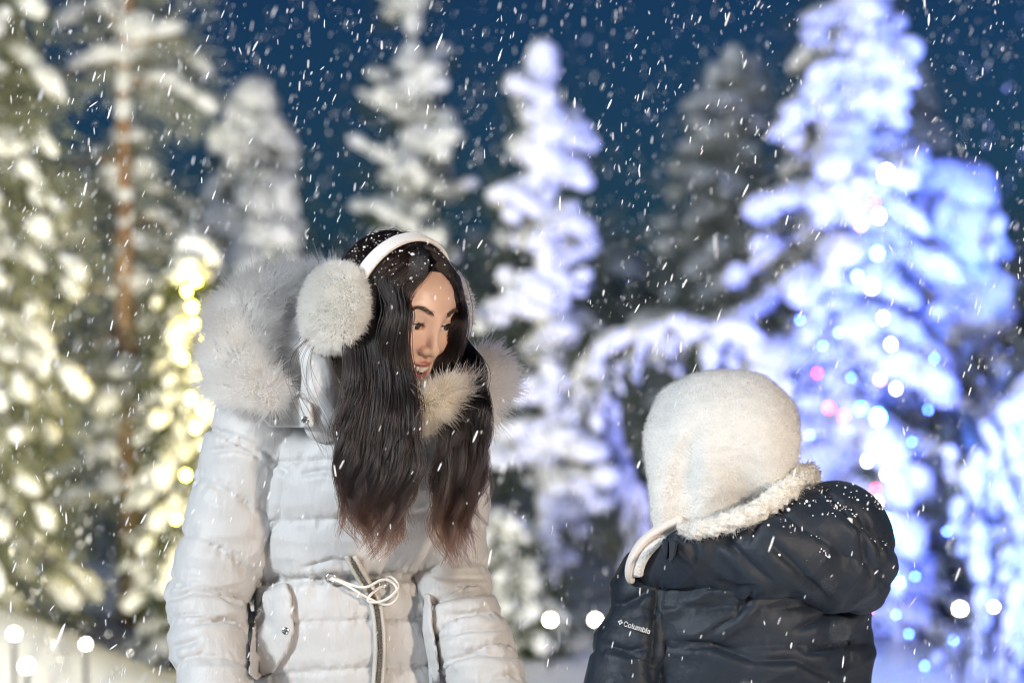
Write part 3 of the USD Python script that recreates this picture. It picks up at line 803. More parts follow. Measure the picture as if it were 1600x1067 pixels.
def torso_body(p):
    zs = [Zat(1150), Zat(1030), Zat(905), Zat(780), Zat(680), Zat(635)]
    d = stack(p, zs[:], [Xat(540), Xat(535), Xat(530), Xat(555), Xat(565), Xat(575)], [3.9, 3.9, 3.88, 3.87, 3.87, 3.87], [.16, .14, .11, .13, .14, .06], [.10, .10, .08, .10, .08, .05])
    for pts in (R_ARM, L_ARM):
        d = smin(d, poly(p, pts, [.045, .042, .038, .034, .034, .03, .025])[0], .03)
        w = np.array(pts[-1]); dr = w - np.array(pts[-2]); dr /= np.linalg.norm(dr)
        d = smin(d, cap(p, w, w + dr * .075, .026, .030), .01)
        sd = np.array([1.0, 0.1, 0]) if pts is R_ARM else np.array([-1.0, .1, 0])
        for k, L in enumerate((.062, .072, .068, .055)):
            a = w + dr * .08 + np.array([0, 1.0, 0]) * (.024 - .016 * k)
            d = np.minimum(d, np.minimum(cap(p, a, a + dr * L * .55, .009, .0085), cap(p, a + dr * L * .55, a + dr * L + sd * .012, .0085, .007)))
        a = w + dr * .03 + np.array([0, -.02, 0])
        d = np.minimum(d, cap(p, a, a + dr * .05 + np.array([0, -.03, 0]), .011, .008))
    for s in (-1, 1):
        hp = np.array([hipx + s * .075, 3.9, Zat(1150) + .02])
        d = smin(d, poly(p, [hp, [hipx + s * .085, 3.88, .48], [hipx + s * .09, 3.93, .09]], [.085, .055, .04])[0], .03)
    return d


tb = surfnets(torso_body, [WB[0] - .36, 3.5, .02], [WB[0] + .42, 4.06, Zat(625)], .009)
hmw = place(hm, HR, HC)
bt = np.vstack([tint, np.repeat([[.68, .44, .33]], len(tb.vertices), 0)])
wobj('body', cat([hmw, tb]), 'skin', tint=bt)
for s in (-1, 1):
    e = trimesh.creation.icosphere(3, .0125); e.vertices = (e.vertices + [s * .0315, -.0745, .001])
    ew = wobj('eye', place(e, HR, HC), 'eye_white')
    gz = np.array([s * .04 + .10, -1, -.06]); gz /= np.linalg.norm(gz)
    k = trimesh.creation.icosphere(4, .0128); keep = (k.vertices[k.faces].mean(1) @ gz) > .0128 * .84
    k.update_faces(keep); k.remove_unreferenced_vertices(); k.vertices = k.vertices + [s * .0315, -.0745, .001]
    wobj('iris', place(k, HR, HC), 'iris', ew)
# teeth: an upper row
tt = []
for i, x in enumerate(np.linspace(-.0205, .0205, 8)):
    b = trimesh.creation.icosphere(2, 1.0); b.vertices = np.sign(b.vertices) * np.abs(b.vertices) ** .6 * [.0031, .0024, .0058 if i in (3, 4) else .0052]
    b.vertices += [x, -.0935 + 22 * x * x, -.0765 + MZ + 12 * x * x]; tt.append(b)
wobj('teeth', place(cat(tt), HR, HC), 'teeth')


def face_y(x, z):
    """y of the face surface in the head frame."""
    pr_ = hm.vertices; k = (np.abs(pr_[:, 0] - x) < .004) & (np.abs(pr_[:, 2] - z) < .004)
    return pr_[k, 1].min() if k.any() else -.08


rr_ = np.random.default_rng(3)
for s in (-1, 1):
    st = []
    for k in range(170):
        u = rr_.random(); x = s * (.013 + .036 * u); z = .0235 + .0075 * math.sin(PI * min(1, u * 1.15) * .62) - .006 * max(0, u - .72) / .28 + rr_.normal() * (.0019 * (1 - .6 * u))
        y = face_y(x, z) - .0006
        dx = s * (.006 + .002 * rr_.random()); dz = (.004 * (1 - u) - .001)
        x2, z2 = x + dx, z + dz
        st.append([(x, y + .001, z), ((x + x2) / 2, min(y, face_y((x + x2) / 2, (z + z2) / 2)) - .0009, (z + z2) / 2), (x2, face_y(x2, z2) - .0007, z2)])
    curves('eyebrow', hw(np.array(st)) - WB, [.00045, .00045, .00025], 'brow_hair', woman)
    st = []
    for k in range(60):
        u = k / 59; x = s * (.0195 + .025 * u); zz_ = .0026 + .0034 * math.sin(PI * u) + (x * s - .03) * .06
        y = -.0745 - math.sqrt(max(1e-6, .0142 ** 2 - (x - s * .0315) ** 2 - zz_ ** 2)) - .0003
        st.append([(x, y, zz_), (x + s * .001, y - .003, zz_ - .0010), (x + s * .003 * u, y - .0058, zz_ + .0006 * u)])
    curves('eyelashes', hw(np.array(st)) - WB, [.0006, .0005, .0002], 'hair', woman)

# hair: a cap close to the skull, then combed strands over it
HCAP = np.array([0, .012, .017]); HRAD = np.array([.082, .102, .081])
c_ = trimesh.creation.icosphere(5); v = c_.vertices * HRAD + HCAP
fc = v[c_.faces].mean(1)
hairy = ~((fc[:, 1] < -.022 - .18 * (np.abs(fc[:, 0]))) & (fc[:, 2] < .074 - 6.5 * fc[:, 0] ** 2) & (fc[:, 0] > -.046)) & ~(fc[:, 2] < -.06)
c_ = trimesh.Trimesh(v, c_.faces[hairy], process=False); c_.remove_unreferenced_vertices()
hair = wobj('hair', place(c_, HR, HC), 'hair_cap')


def surf(x, y, z, off=0.0):
    """Push a head-frame point onto the hair surface."""
    q = (np.array([x, y, z]) - HCAP) / (HRAD + off); return HCAP + q / np.linalg.norm(q) * (HRAD + off)


def hang(keys, u):
    """Interpolate hanging keys: rows of (py, px at u=0, px at u=1, depth at u=0, depth at u=1)."""
    return [P(a[1] + (a[2] - a[1]) * u, a[0], a[3] + (a[4] - a[3]) * u) for a in keys]


def lock(r, u, side, keys, end, nstr, spread, wave, parts):
    ph = 9 * u + r.normal() * .55; fr = 41 + r.normal() * 2.5; amp = wave * r.uniform(.6, 1.3)
    yr = -.066 + .150 * u
    offl = r.uniform(0, .010)
    head = [surf(side * .004, yr, .12, offl)]
    fr3 = [surf(side * .034, -.072, .084, offl), surf(side * .054, -.071, .058, offl), surf(side * .060, -.066, .030, offl)]
    for k, phi in enumerate((.38, .8, 1.15) if u < .35 else (.38, .8, 1.15, 1.5)):
        yy = yr + (-.060 + .10 * u - yr) * (k + 1) / 4 * .85
        if u < .35 and k < 3:
            q_ = surf(side * math.sin(phi) * .08, yy, HCAP[2] + math.cos(phi) * .09, offl); w_ = u / .35
            head.append(surf(*(fr3[k] * (1 - w_) + q_ * w_), offl)); continue
        head.append(surf(side * math.sin(phi) * .08, yy, HCAP[2] + math.cos(phi) * .09 + (.004 if k == 0 else 0), offl))
    pts = [hw(h) for h in head] + hang([kk for kk in keys if kk[0] < end - 14 and (u < .35 or kk[0] > 530)], u)
    last = hang(keys, u); ys = [kk[0] for kk in keys]
    ex = np.interp(end, ys, [kk[1] + (kk[2] - kk[1]) * u for kk in keys]); ed = np.interp(end, ys, [kk[3] + (kk[4] - kk[3]) * u for kk in keys])
    pts.append(P(ex, end, ed))
    K = 20
    base = spline(np.array(pts), K); t = np.linspace(0, 1, K)
    lowr = np.clip((t - .38) / .62, 0, 1)[:, None]
    sidev = np.array([1.0, -.35, 0])
    jit = r.normal() * .008; base = base + sidev * (jit * np.clip((t - .45) / .55, 0, 1) ** 1.5)[:, None] + np.array([0, 1.0, 0]) * (r.normal() * .007 * np.clip((t - .4) / .6, 0, 1))[:, None] + sidev * (np.sin(t * fr * .62 + ph) * amp)[:, None] * lowr ** 1.9 + np.array([0, 1.0, 0]) * (np.cos(t * fr * .62 + ph) * amp * .5)[:, None] * lowr
    o = r.normal(size=(nstr, 1, 3)) * spread * np.array([1.0, .45, .6])
    wid = (np.interp(t, [0, .25, .6, .85, 1], [.45, 1.1, 1.1, .95, .50]))[None, :, None]
    qn = np.arange(nstr)[:, None] + 0 * t[None]
    wob = noise(np.stack([t[None] * 5 + qn * 7.7, qn, qn * 0 + ph], -1))[:, :, None] * sidev * .010 * lowr[None]
    ln = 1 - r.random((nstr, 1, 1)) ** 1.5 * .36
    s_ = base[None] + o * wid + wob
    # shorten some strands along their own path
    tt_ = np.clip(t[None, :, None] * ln, 0, 1)
    idx = tt_[..., 0] * (K - 1); i0 = np.minimum(idx.astype(int), K - 2); fr_ = (idx - i0)[..., None]
    rows = np.arange(nstr)[:, None]
    parts.append(s_[rows, i0] * (1 - fr_) + s_[rows, i0 + 1] * fr_)


LK = [(480, 634, 585, 3.695, 3.70), (520, 632, 556, 3.69, 3.69), (560, 634, 548, 3.70, 3.695), (640, 650, 540, 3.675, 3.675), (720, 648, 534, 3.655, 3.665), (790, 638, 540, 3.66, 3.67), (880, 598, 566, 3.665, 3.675)]
RK = [(500, 716, 734, 3.775, 3.86), (560, 692, 744, 3.80, 3.83), (600, 678, 754, 3.775, 3.76), (640, 694, 756, 3.72, 3.70), (720, 690, 756, 3.685, 3.73), (800, 682, 742, 3.685, 3.72), (890, 690, 742, 3.69, 3.71)]
BK = [(520, 500, 470, 3.90, 3.96), (600, 505, 460, 3.90, 3.96), (680, 510, 470, 3.90, 3.95)]
r = np.random.default_rng(21); parts = []
for k in range(165):
    u = (k + r.random()) / 165
    lock(r, u ** .9, -1, LK, r.uniform(770, 880) if u < .85 else r.uniform(690, 850), int(r.uniform(40, 80)), r.uniform(.0026, .0056), .016, parts)
for k in range(120):
    u = (k + r.random()) / 120
    lock(r, u ** .9, 1, RK, r.uniform(770, 890) if u < .85 else r.uniform(710, 860), int(r.uniform(40, 80)), r.uniform(.0026, .0052), .017, parts)
allh = np.concatenate(parts)
HAIR_PTS = allh
kw = np.interp(np.linspace(0, 1, allh.shape[1]), [0, .7, 1], [.00085, .0008, .00025])
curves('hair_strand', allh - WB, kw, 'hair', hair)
# strands that sweep back from the crown over the far side into the hood
bs = []
for k in range(2600):
    u = r.random(); a0 = surf(r.normal() * .006, .0 + .085 * u, .12, .004)
    sd = -1 if r.random() < .75 else 1
    a1 = surf(sd * (.05 + .02 * r.random()), .075 + .03 * r.random(), .075, .006); a2 = surf(sd * .062, .085 + .03 * r.random(), .01, .008)
    w2 = hw(a2); e = w2 + np.array([-.02 * (sd < 0) + r.normal() * .012, .0 + r.normal() * .01, -.10 - .05 * r.random()])
    bs.append(spline(np.array([hw(a0), hw(a1), w2, e]), 10))
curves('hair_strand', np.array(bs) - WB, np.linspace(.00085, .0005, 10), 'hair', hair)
# loose wisps on the left shoulder and fly-away hairs on the crown
ws = []
for k in range(13):
    j = r.uniform(-1, 1)
    ws.append(spline(np.array([P(500 + 8 * j, 520, 3.74), P(470 + 22 * j + 8 * r.normal(), 585 + 10 * r.random(), 3.70), P(492 + 26 * j + 9 * r.normal(), 645, 3.685), P(520 + 22 * j + 6 * r.normal(), 690 + 30 * r.random(), 3.68)]), 14))
for k in range(70):
    a = r.uniform(-.9, .5); q0 = surf(math.sin(a) * .08, r.uniform(-.04, .08), HCAP[2] + math.cos(a) * .09, .004); q1 = surf(math.sin(a + .3) * .08, q0[1] + .01, HCAP[2] + math.cos(a + .3) * .09, .014)
    q2 = surf(math.sin(a + .55) * .08, q0[1] + .015, HCAP[2] + math.cos(a + .55) * .09, .010 + .01 * r.random())
    ws.append(spline(hw(np.array([q0, q1, q2])), 14))
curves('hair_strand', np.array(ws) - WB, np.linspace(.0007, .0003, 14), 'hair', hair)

# earmuffs: headband over the crown and two fluffy pads
em = UsdGeom.Xform.Define(stage, pth('earmuffs', woman)).GetPrim()
bp = []
for a in np.linspace(-1.62, 1.62, 60):
    bp.append(surf(math.sin(a) * .085, .004, HCAP[2] + math.cos(a) * .096, .016))
bp = np.array(bp); tn = np.gradient(bp, axis=0); tn /= np.linalg.norm(tn, axis=1, keepdims=True)
wv = np.array([0, 1.0, 0]); nv = np.cross(tn, wv); nv /= np.linalg.norm(nv, axis=1, keepdims=True)
ang = np.linspace(0, 2 * PI, 17)[:-1]
ring = bp[:, None] + (np.sign(np.cos(ang)) * np.abs(np.cos(ang)) ** .6 * .0125)[None, :, None] * wv + (np.sign(np.sin(ang)) * np.abs(np.sin(ang)) ** .6 * .0042)[None, :, None] * nv[:, None]
ii, jj = np.meshgrid(np.arange(59), np.arange(16), indexing='ij')
bq = np.stack([ii * 16 + jj, ii * 16 + (jj + 1) % 16, (ii + 1) * 16 + (jj + 1) % 16, (ii + 1) * 16 + jj], -1).reshape(-1, 4)
bm = trimesh.Trimesh(hw(ring.reshape(-1, 3)), np.vstack([bq[:, [0, 1, 2]], bq[:, [0, 2, 3]]]), process=False)
wobj('headband', bm, 'band', em)
MUFF = []
for s in (-1, 1):
    mu = trimesh.creation.icosphere(5); u_ = mu.vertices.copy()
    vv = u_ * [.034, .060, .066] * (1 + .10 * noise(u_ * 2.2 + s, 1, 2)[:, None]) + [s * .116, .014, -.016]
    mw = trimesh.Trimesh(hw(vv), mu.faces, process=False)
    pm = wobj('ear_pad', mw, 'muff_fur', em)
    n_ = meshkit.arrays(mw, True)[2]; MUFF.append(mw)
    # wind the pile into little tufts
    pos = mw.vertices; tuft = np.stack([noise(pos, 90, 1), noise(pos, 90, 2), noise(pos, 90, 3)], 1)
    cs = fur_on(pos, n_ + tuft * 1.1, 20000 if s < 0 else 5000, .0115, np.zeros(3), .16, r, 4, curl=.18, sag=.05)
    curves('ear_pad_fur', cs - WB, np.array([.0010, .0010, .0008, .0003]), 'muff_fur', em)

def creases(px_, py_, lines, w, depth):
    """Folds pressed into cloth along lines given in photo pixels: a sharp valley with a soft roll beside it."""
    out = np.zeros(len(px_))
    q = np.stack([px_, py_], 1)
    for ln_ in lines:
        best = np.full(len(q), 1e9); sg = np.zeros(len(q)); L = len(ln_) - 1; tt_ = np.zeros(len(q))
        for k_ in range(L):
            a_, b_ = np.array(ln_[k_], float), np.array(ln_[k_ + 1], float); ab = b_ - a_
            t_ = np.clip(((q - a_) @ ab) / (ab @ ab), 0, 1); dv = q - a_ - t_[:, None] * ab; d_ = np.hypot(dv[:, 0], dv[:, 1])
            m_ = d_ < best
            best = np.where(m_, d_, best); sg = np.where(m_, np.sign(ab[0] * dv[:, 1] - ab[1] * dv[:, 0]), sg); tt_ = np.where(m_, (k_ + t_) / L, tt_)
        fade = np.clip(np.minimum(tt_, 1 - tt_) * 5, 0, 1) * .75 + .25
        sd = best * sg
        out += depth * fade * (-np.exp(-(best / w) ** 2) + .75 * np.exp(-((sd - 3.2 * w) / (2.4 * w)) ** 2) + .25 * np.exp(-((sd + 3.2 * w) / (2.4 * w)) ** 2))
    return out


# parka ------------------------------------------------------------
TZ = [Zat(1240), Zat(1120), Zat(1045), Zat(965), Zat(905), Zat(840), Zat(760), Zat(700), Zat(655), Zat(625), Zat(600)]
TCX = [Xat(v) for v in (548, 545, 540, 530, 523, 545, 568, 578, 578, 580, 585)]
TRX = [.202, .182, .170, .158, .131, .151, .160, .158, .125, .085, .07]
TCY = [3.91, 3.90, 3.89, 3.885, 3.88, 3.875, 3.87, 3.87, 3.87, 3.87, 3.87]
TRY = [.150, .145, .140, .132, .115, .130, .145, .142, .115, .085, .075]
ARM_R = [.074, .072, .070, .062, .060, .056, .048]; LARM_R = [.062, .060, .057, .055, .058, .056, .048]
HOOD_C = P(462, 575, 3.97)


def parka_parts(p):
    a = stack(p, TZ, TCX, TCY, TRX, TRY)
    b, sb = poly(p, R_ARM, ARM_R); c, sc = poly(p, L_ARM, LARM_R)
    h = ell(p, HOOD_C, (.115, .085, .135))
    h = smin(h, cap(p, P(470, 655, 3.90), P(700, 650, 3.95), .07, .06), .04)
    h = np.maximum(h, -ell(p, P(560, 560, 3.87), (.085, .09, .13)))
    # stand-up collar at the left of the neck
    col = poly(p, [P(505, 655, 3.74), P(500, 600, 3.74), P(488, 545, 3.78)], [.032, .028, .020])[0]
    return a, b, c, h, col, sb, sc


def parka_sdf(p):
    a, b, c, h, col, *_ = parka_parts(p)
    d = smin(a, smin(h, col, .012), .02)
    d = np.maximum(d, -cap(p, P(590, 640, 3.86), P(610, 560, 3.84), .056, .07))
    return smin(d, np.minimum(b, c), .012)


pk = surfnets(parka_sdf, [Xat(225), 3.58, Zat(1235) - .02], [Xat(850), 4.14, Zat(425)], .0035)
pk = laplace(pk, 2)
pv = pk.vertices.astype(np.float32)
A, B_, C_, H_, COL, SB, SC = parka_parts(pv)
who = np.argmin(np.stack([A, B_, C_, np.minimum(H_, COL)]), 0)
pxv = 800 + (pv[:, 0] / pv[:, 1]) * FPX; pyv = 480 - (pv[:, 2] - 1.45) / pv[:, 1] * FPX + 0.5
seamT = np.array([715, 808, 903, 968, 1046, 1130]); seamR = np.array([.045, .125, .212, .288, .345, .415, .49]); seamL = np.array([.05, .13, .20, .262, .31, .365, .42, .48])
wig = noise(pv, 22, 8) * 6 + noise(pv, 60, 9) * 2
sT = np.abs((pyv + wig + 0.05 * (pxv - 560))[:, None] - seamT).min(1) * PX
tiltR = (pxv - np.interp(pyv, [655, 850, 930, 1070], [405, 352, 324, 338])) * PX
sR = np.abs((SB - tiltR * .25 + wig * .0006)[:, None] - seamR).min(1)
sL = np.abs((SC + tiltR * 0 + wig * .0009)[:, None] - seamL).min(1)
s_ = np.select([who == 0, who == 1, who == 2], [sT, sR, sL], .05)
puff = np.where(who == 0, .0040, .0032) * (1 - np.exp(-(s_ / .016) ** 2)) + .0034 * (1 - np.exp(-(s_ / .0042) ** 2)) - .0045
puck = np.exp(-(s_ / .013) ** 2) * (s_ > .0012)
ax_ = np.stack([pv[:, 0] * 130, pv[:, 1] * 130, pv[:, 2] * 28], 1)
pkr = puck * (noise(ax_, 1, 11)) * .0095
wav = (.5 - np.abs(noise(pv * [11, 11, 26], 1, 12)) * 2) * .0052 + noise(pv * [26, 26, 60], 1, 13) * .0028
# gathers at the drawn waist, folds at the elbow and armpit
ga = np.exp(-((pyv - 905) / 26) ** 2) * (who == 0) * noise(np.stack([pv[:, 0] * 95, pv[:, 1] * 95, pv[:, 2] * 9], 1), 1, 14) * .013 - np.exp(-((pyv - 905) / 8) ** 2) * (who == 0) * .007
el = np.exp(-((SB - .285) / .035) ** 2) * (who == 1) * (np.abs(noise(pv * [16, 16, 70], 1, 15)) * -.013 + .003)
el2 = np.exp(-((SC - .27) / .10) ** 2) * (who == 2) * (np.abs(noise(pv * [14, 14, 62], 1, 16)) * -.015 + .003)
pk = displaced(pk, np.where(who == 3, .0, puff + pkr) + wav + ga + el + el2)
pk = displaced(pk, creases(pxv, pyv, [
    [(318, 668), (365, 680), (410, 702), (465, 752)], [(325, 705), (370, 700), (405, 712)], [(262, 940), (300, 925), (345, 930), (378, 948)], [(300, 976), (345, 968), (382, 972)], [(270, 1012), (310, 1000)],
    [(455, 690), (446, 750), (438, 800), (412, 860), (392, 905)], [(470, 742), (505, 735), (540, 742)], [(660, 890), (700, 905), (752, 905)], [(664, 945), (720, 930), (775, 925)], [(700, 962), (760, 958)],
    [(680, 1002), (735, 985), (800, 985)], [(690, 1036), (745, 1020), (815, 1030)], [(470, 888), (520, 872), (560, 878)], [(400, 918), (430, 900)]], 3.6, .0050) * (who < 3))
PARKA = depthmap(pk)
parka = wobj('parka', pk, 'parka_shell')
# zip
zx = np.array([(548, 868), (556, 885), (572, 912), (586, 940), (592, 975), (594, 1010), (592, 1050), (590, 1100)], float)
zs_ = spline(np.c_[zx, np.zeros(len(zx))], 90)[:, :2]
zp = on(PARKA, zs_[:, 0], zs_[:, 1], .004)
zp[:, 1] = np.convolve(np.pad(zp[:, 1], 4, 'edge'), np.ones(9) / 9, 'valid')
for s in (-1, 1):
    st = tube(zp + [s * .0062, -.001, 0], .0045, 6); st.vertices[:, 1] = (st.vertices[:, 1])
    wobj('zip_tape', st, 'zip_tape', parka)
tz = []
for k in range(3, 88):
    b = trimesh.creation.box([.0052, .003, .0018]); b.apply_translation(zp[k] + [.0012 * (-1) ** k, -.0058, 0]); tz.append(b)
wobj('zip_teeth', cat(tz), 'brass', parka, smooth=False)
# placket flap over the right of the zip
# pocket flaps
wobj('pocket_flap', patch([(388, 1052), (400, 1062), (428, 1050), (452, 1012), (460, 985), (456, 930), (447, 908), (436, 912), (412, 925), (394, 980)], PARKA, .004, .007), 'parka_shell', parka)
wobj('pocket_flap', patch([(662, 926), (674, 928), (676, 975), (684, 1020), (688, 1067), (684, 1090), (672, 1085), (668, 1030), (660, 985)], PARKA, .004, .008), 'parka_shell', parka)
wobj('shoulder_tab', patch([(408, 652), (414, 632), (432, 622), (470, 620), (488, 630), (492, 668), (420, 668)], PARKA, .007, .007), 'parka_shell', parka)
wobj('collar_tab', patch([(752, 628), (772, 640), (786, 658), (770, 660), (748, 655)], lambda x, y: np.full(np.shape(x), 3.76), .0, .006), 'parka_shell', parka)


def snap(px, py, off, r=.0058):
    q = on(PARKA, px, py, off)[0]
    prof = np.array([[0, 0], [r, 0], [r, .0018], [r * .72, .0028], [r * .62, .0012], [r * .3, .0010], [0, .0014]])
    m = trimesh.creation.revolve(prof, sections=20); m.vertices = m.vertices[:, [0, 2, 1]] * [1, -1, 1] + q; m.invert()
    wobj('snap_button', m, 'steel', parka, smooth=40)


snap(430, 653, .017); snap(476, 656, .017); snap(446, 985, .013)
for px_, py_ in ((517, 903), (598, 910)):
    q = on(PARKA, px_, py_, .006)[0]
    to = trimesh.creation.torus(.0065, .0022, major_sections=20, minor_sections=8); to.vertices = to.vertices[:, [0, 2, 1]] + q
    wobj('eyelet', to, 'steel', parka)
for ky in ([(517, 903, .008), (545, 912, .014), (575, 916, .020), (600, 905, .024), (618, 915, .022), (620, 932, .018), (606, 944, .014), (588, 940, .014), (560, 925, .016), (530, 908, .012), (517, 904, .008)],
           [(598, 908, .008), (612, 902, .016), (622, 915, .020), (612, 930, .020), (590, 940, .016), (575, 938, .014), (580, 928, .014), (600, 918, .012)]):
    q = np.vstack([on(PARKA, a, b, o) for a, b, o in ky])
    wobj('drawcord', tube(spline(q, 70), .0022, 8), 'cord', parka)

# hood lining and fur trim
lin = trimesh.creation.icosphere(5); lin.vertices = lin.vertices * [.078, .080, .110] + P(505, 580, 3.905)
lin = displaced(lin, (np.abs(noise(lin.vertices @ roty(.5) * [30, 20, 8], 1, 61)) * -.024 + .004))
wobj('hood_lining', lin, 'lining', parka)


def fur_ruff(keys, n, length, lean, jit, seed, fm='fur'):
    r_ = np.random.default_rng(seed)
    k = np.array([list(P(*q[:3])) + [q[3]] for q in keys]); c = spline(k, 60)
    m = tube(c[:, :3], c[:, 3], 14)
    m.vertices = m.vertices + noise(m.vertices, 30, seed)[:, None] * .012
    wobj('fur_trim', m, fm, parka)
    m2 = m.subdivide(); nn = meshkit.arrays(m2, True)[2]; pos = m2.vertices
    tu = np.stack([noise(pos, 27, 21), noise(pos, 27, 22), noise(pos, 27, 23)], 1) * 3.2 + np.stack([noise(pos, 75, 24), noise(pos, 75, 25), noise(pos, 75, 26)], 1) * 1.6
    cs = fur_on(pos, nn + tu, n, length, np.asarray(lean, float), jit, r_, 5, curl=.22, sag=.12)
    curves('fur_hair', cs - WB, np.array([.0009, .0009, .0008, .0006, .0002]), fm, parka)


fur_ruff([(432, 618, 3.735, .014), (402, 612, 3.735, .024), (374, 590, 3.77, .032), (368, 545, 3.82, .040), (384, 500, 3.88, .042), (420, 472, 3.94, .038), (468, 458, 4.00, .032), (520, 455, 4.05, .026), (570, 470, 4.08, .02)], 21000, .036, (-.35, -.15, .25), .22, 51)
fur_ruff([(636, 664, 3.715, .008), (660, 640, 3.704, .012), (684, 625, 3.702, .013), (708, 617, 3.735, .013), (726, 614, 3.79, .012)], 9500, .032, (.70, -.15, .45), .20, 52, 'lamplit_fur')
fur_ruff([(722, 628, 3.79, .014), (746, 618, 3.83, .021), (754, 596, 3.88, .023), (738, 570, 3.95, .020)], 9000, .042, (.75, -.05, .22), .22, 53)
tr = surfnets(lambda p: smin(poly(p, [[hipx - .085, 3.88, .66], [hipx - .09, 3.93, .12]], [.105, .065])[0], poly(p, [[hipx + .085, 3.88, .66], [hipx + .09, 3.93, .12]], [.105, .065])[0], .02), [hipx - .24, 3.7, .03], [hipx + .24, 4.1, .8], .012)
wobj('trousers', tr, 'denim')
for s in (-1, 1):
    bo = surfnets(lambda p: np.maximum(smin(cap(p, [hipx + s * .09, 3.93, .26], [hipx + s * .09, 3.93, .06], .062, .055), cap(p, [hipx + s * .09, 3.93, .045], [hipx + s * .10, 3.78, .035], .048, .045), .03), -p[:, 2]), [hipx + s * .09 - .09, 3.7, -.01], [hipx + s * .09 + .09, 4.03, .34], .008)
    wobj('boot', bo, 'boot')

# ------------------------------------------------------------------ the child
KC = P(1128, 700, 3.86)
KB = np.array([Xat(1150), 3.92, 0.0])
kid = thing('person', 'child seen from behind in black puffer coat and white fleece hat', 'person', None, KB)


def kobj(name, m, mat_, parent=None, smooth=True, tint=None):
    return obj(name, trimesh.Trimesh(np.asarray(m.vertices) - KB, m.faces, process=False), mat_, parent or kid, smooth, tint)


KR = rotz(math.radians(-118)) @ rotx(math.radians(-6))
kh, kt = make_head((0, .03, -.17), .0032)
K_L = [P(1022, 915, 3.90), P(1000, 970, 3.88), P(975, 1067, 3.85), P(965, 1150, 3.80), P(955, 1230, 3.74)]
K_R = [P(1285, 930, 3.94), P(1303, 1000, 3.94), P(1302, 1080, 3.92), P(1300, 1150, 3.88), P(1300, 1230, 3.82)]


def kid_body(p):
    d = stack(p, [Zat(1230), Zat(1080), Zat(960), Zat(880), Zat(845)], [KB[0]] * 5, [3.93] * 5, [.11, .12, .13, .10, .05], [.08, .08, .08, .07, .05])
    for pts in (K_L, K_R):
        d = smin(d, poly(p, pts, [.036, .034, .03, .027, .023])[0], .03)
        w = np.array(pts[-1]); dr = w - np.array(pts[-2]); dr /= np.linalg.norm(dr)
        d = smin(d, cap(p, w, w + dr * .05, .022, .026), .01)
        for k, L in enumerate((.048, .055, .052, .042)):
            a = w + dr * .055 + np.array([0, 1.0, 0]) * (.020 - .013 * k); d = np.minimum(d, cap(p, a, a + dr * L, .0078, .0065))
        a = w + dr * .02; d = np.minimum(d, cap(p, a, a + dr * .04 + np.array([0, -.03, 0]), .009, .007))
    for s in (-1, 1):
        d = smin(d, poly(p, [[KB[0] + s * .06, 3.93, Zat(1230)], [KB[0] + s * .065, 3.91, .38], [KB[0] + s * .07, 3.95, .08]], [.07, .05, .035])[0], .03)
    return d


kb = surfnets(kid_body, [KB[0] - .28, 3.6, .02], [KB[0] + .24, 4.07, Zat(835)], .010)
khm = kh.copy(); khm.vertices = khm.vertices * .90
kobj('body', cat([place(khm, KR, P(1120, 700, 3.87)), kb]), 'skin', tint=np.vstack([kt, np.repeat([[.68, .44, .33]], len(kb.vertices), 0)]))


def hat_sdf(p):
    d = ell(p, P(1098, 690, 3.87), (.083, .105, .108))
    d = smin(d, ell(p, P(1165, 668, 3.87), (.078, .105, .088)), .05)
    d = smin(d, ell(p, P(1188, 715, 3.86), (.053, .09, .075)), .04)
    d = smin(d, cap(p, P(1090, 730, 3.85), P(1100, 850, 3.86), .077, .068), .035)
    rim = poly(p, [P(1052, 628, 3.88), P(1038, 680, 3.84), P(1038, 740, 3.82), P(1043, 800, 3.81), P(1046, 850, 3.82)], [.022, .026, .027, .025, .022])[0]
    d = smin(d, rim, .020)
    d = smin(d, sph(p, P(1212, 646, 3.86), .026), .03)
    gr = poly(p, [P(1084, 672, 3.762), P(1073, 715, 3.762), P(1068, 770, 3.768), P(1066, 830, 3.775)], [.008, .022, .027, .022])[0]
    d = smax(d, -gr, .016)
    return d


ht = laplace(surfnets(hat_sdf, [Xat(985), 3.66, Zat(880)], [Xat(1265), 4.03, Zat(560)], .004), 3)
hv = ht.vertices
ht = displaced(ht, noise(hv, 16, 31) * .010 + noise(hv, 90, 32) * .0030 + noise(hv, 200, 33) * .0015)
hat = kobj('hat', ht, 'fleece')
nn = meshkit.arrays(ht, True)[2]; r = np.random.default_rng(8)
tu = np.stack([noise(ht.vertices, 110, 1), noise(ht.vertices, 110, 2), noise(ht.vertices, 110, 3)], 1) * .6
curves('pile', fur_on(ht.vertices, nn + tu, 52000, .0060, np.array([0, 0, -.15]), .35, r, 3, curl=.2) - KB, np.array([.00045, .0004, .0002]), 'fleece_fur', hat)
def ribbon(pts, r_, flat, n=30, sides=12):
    c = spline(np.array(pts), n); m = tube(c, r_, sides)
    k_ = np.concatenate([np.repeat(np.arange(n), sides), [0, n - 1]]); m.vertices = c[k_] + (m.vertices - c[k_]) * flat
    return m


kobj('hat_strap', ribbon([P(1066, 812, 3.80), P(1024, 830, 3.80), P(998, 854, 3.81), P(984, 884, 3.82), P(986, 906, 3.84)], np.linspace(.011, .009, 30), [.75, 1.6, .75]), 'cream_cloth', hat)
kobj('hat_strap', ribbon([P(1066, 826, 3.805), P(1030, 842, 3.805), P(1008, 864, 3.81), P(996, 896, 3.825)], np.full(30, .011), [.9, 1.2, .9]), 'fleece', hat)

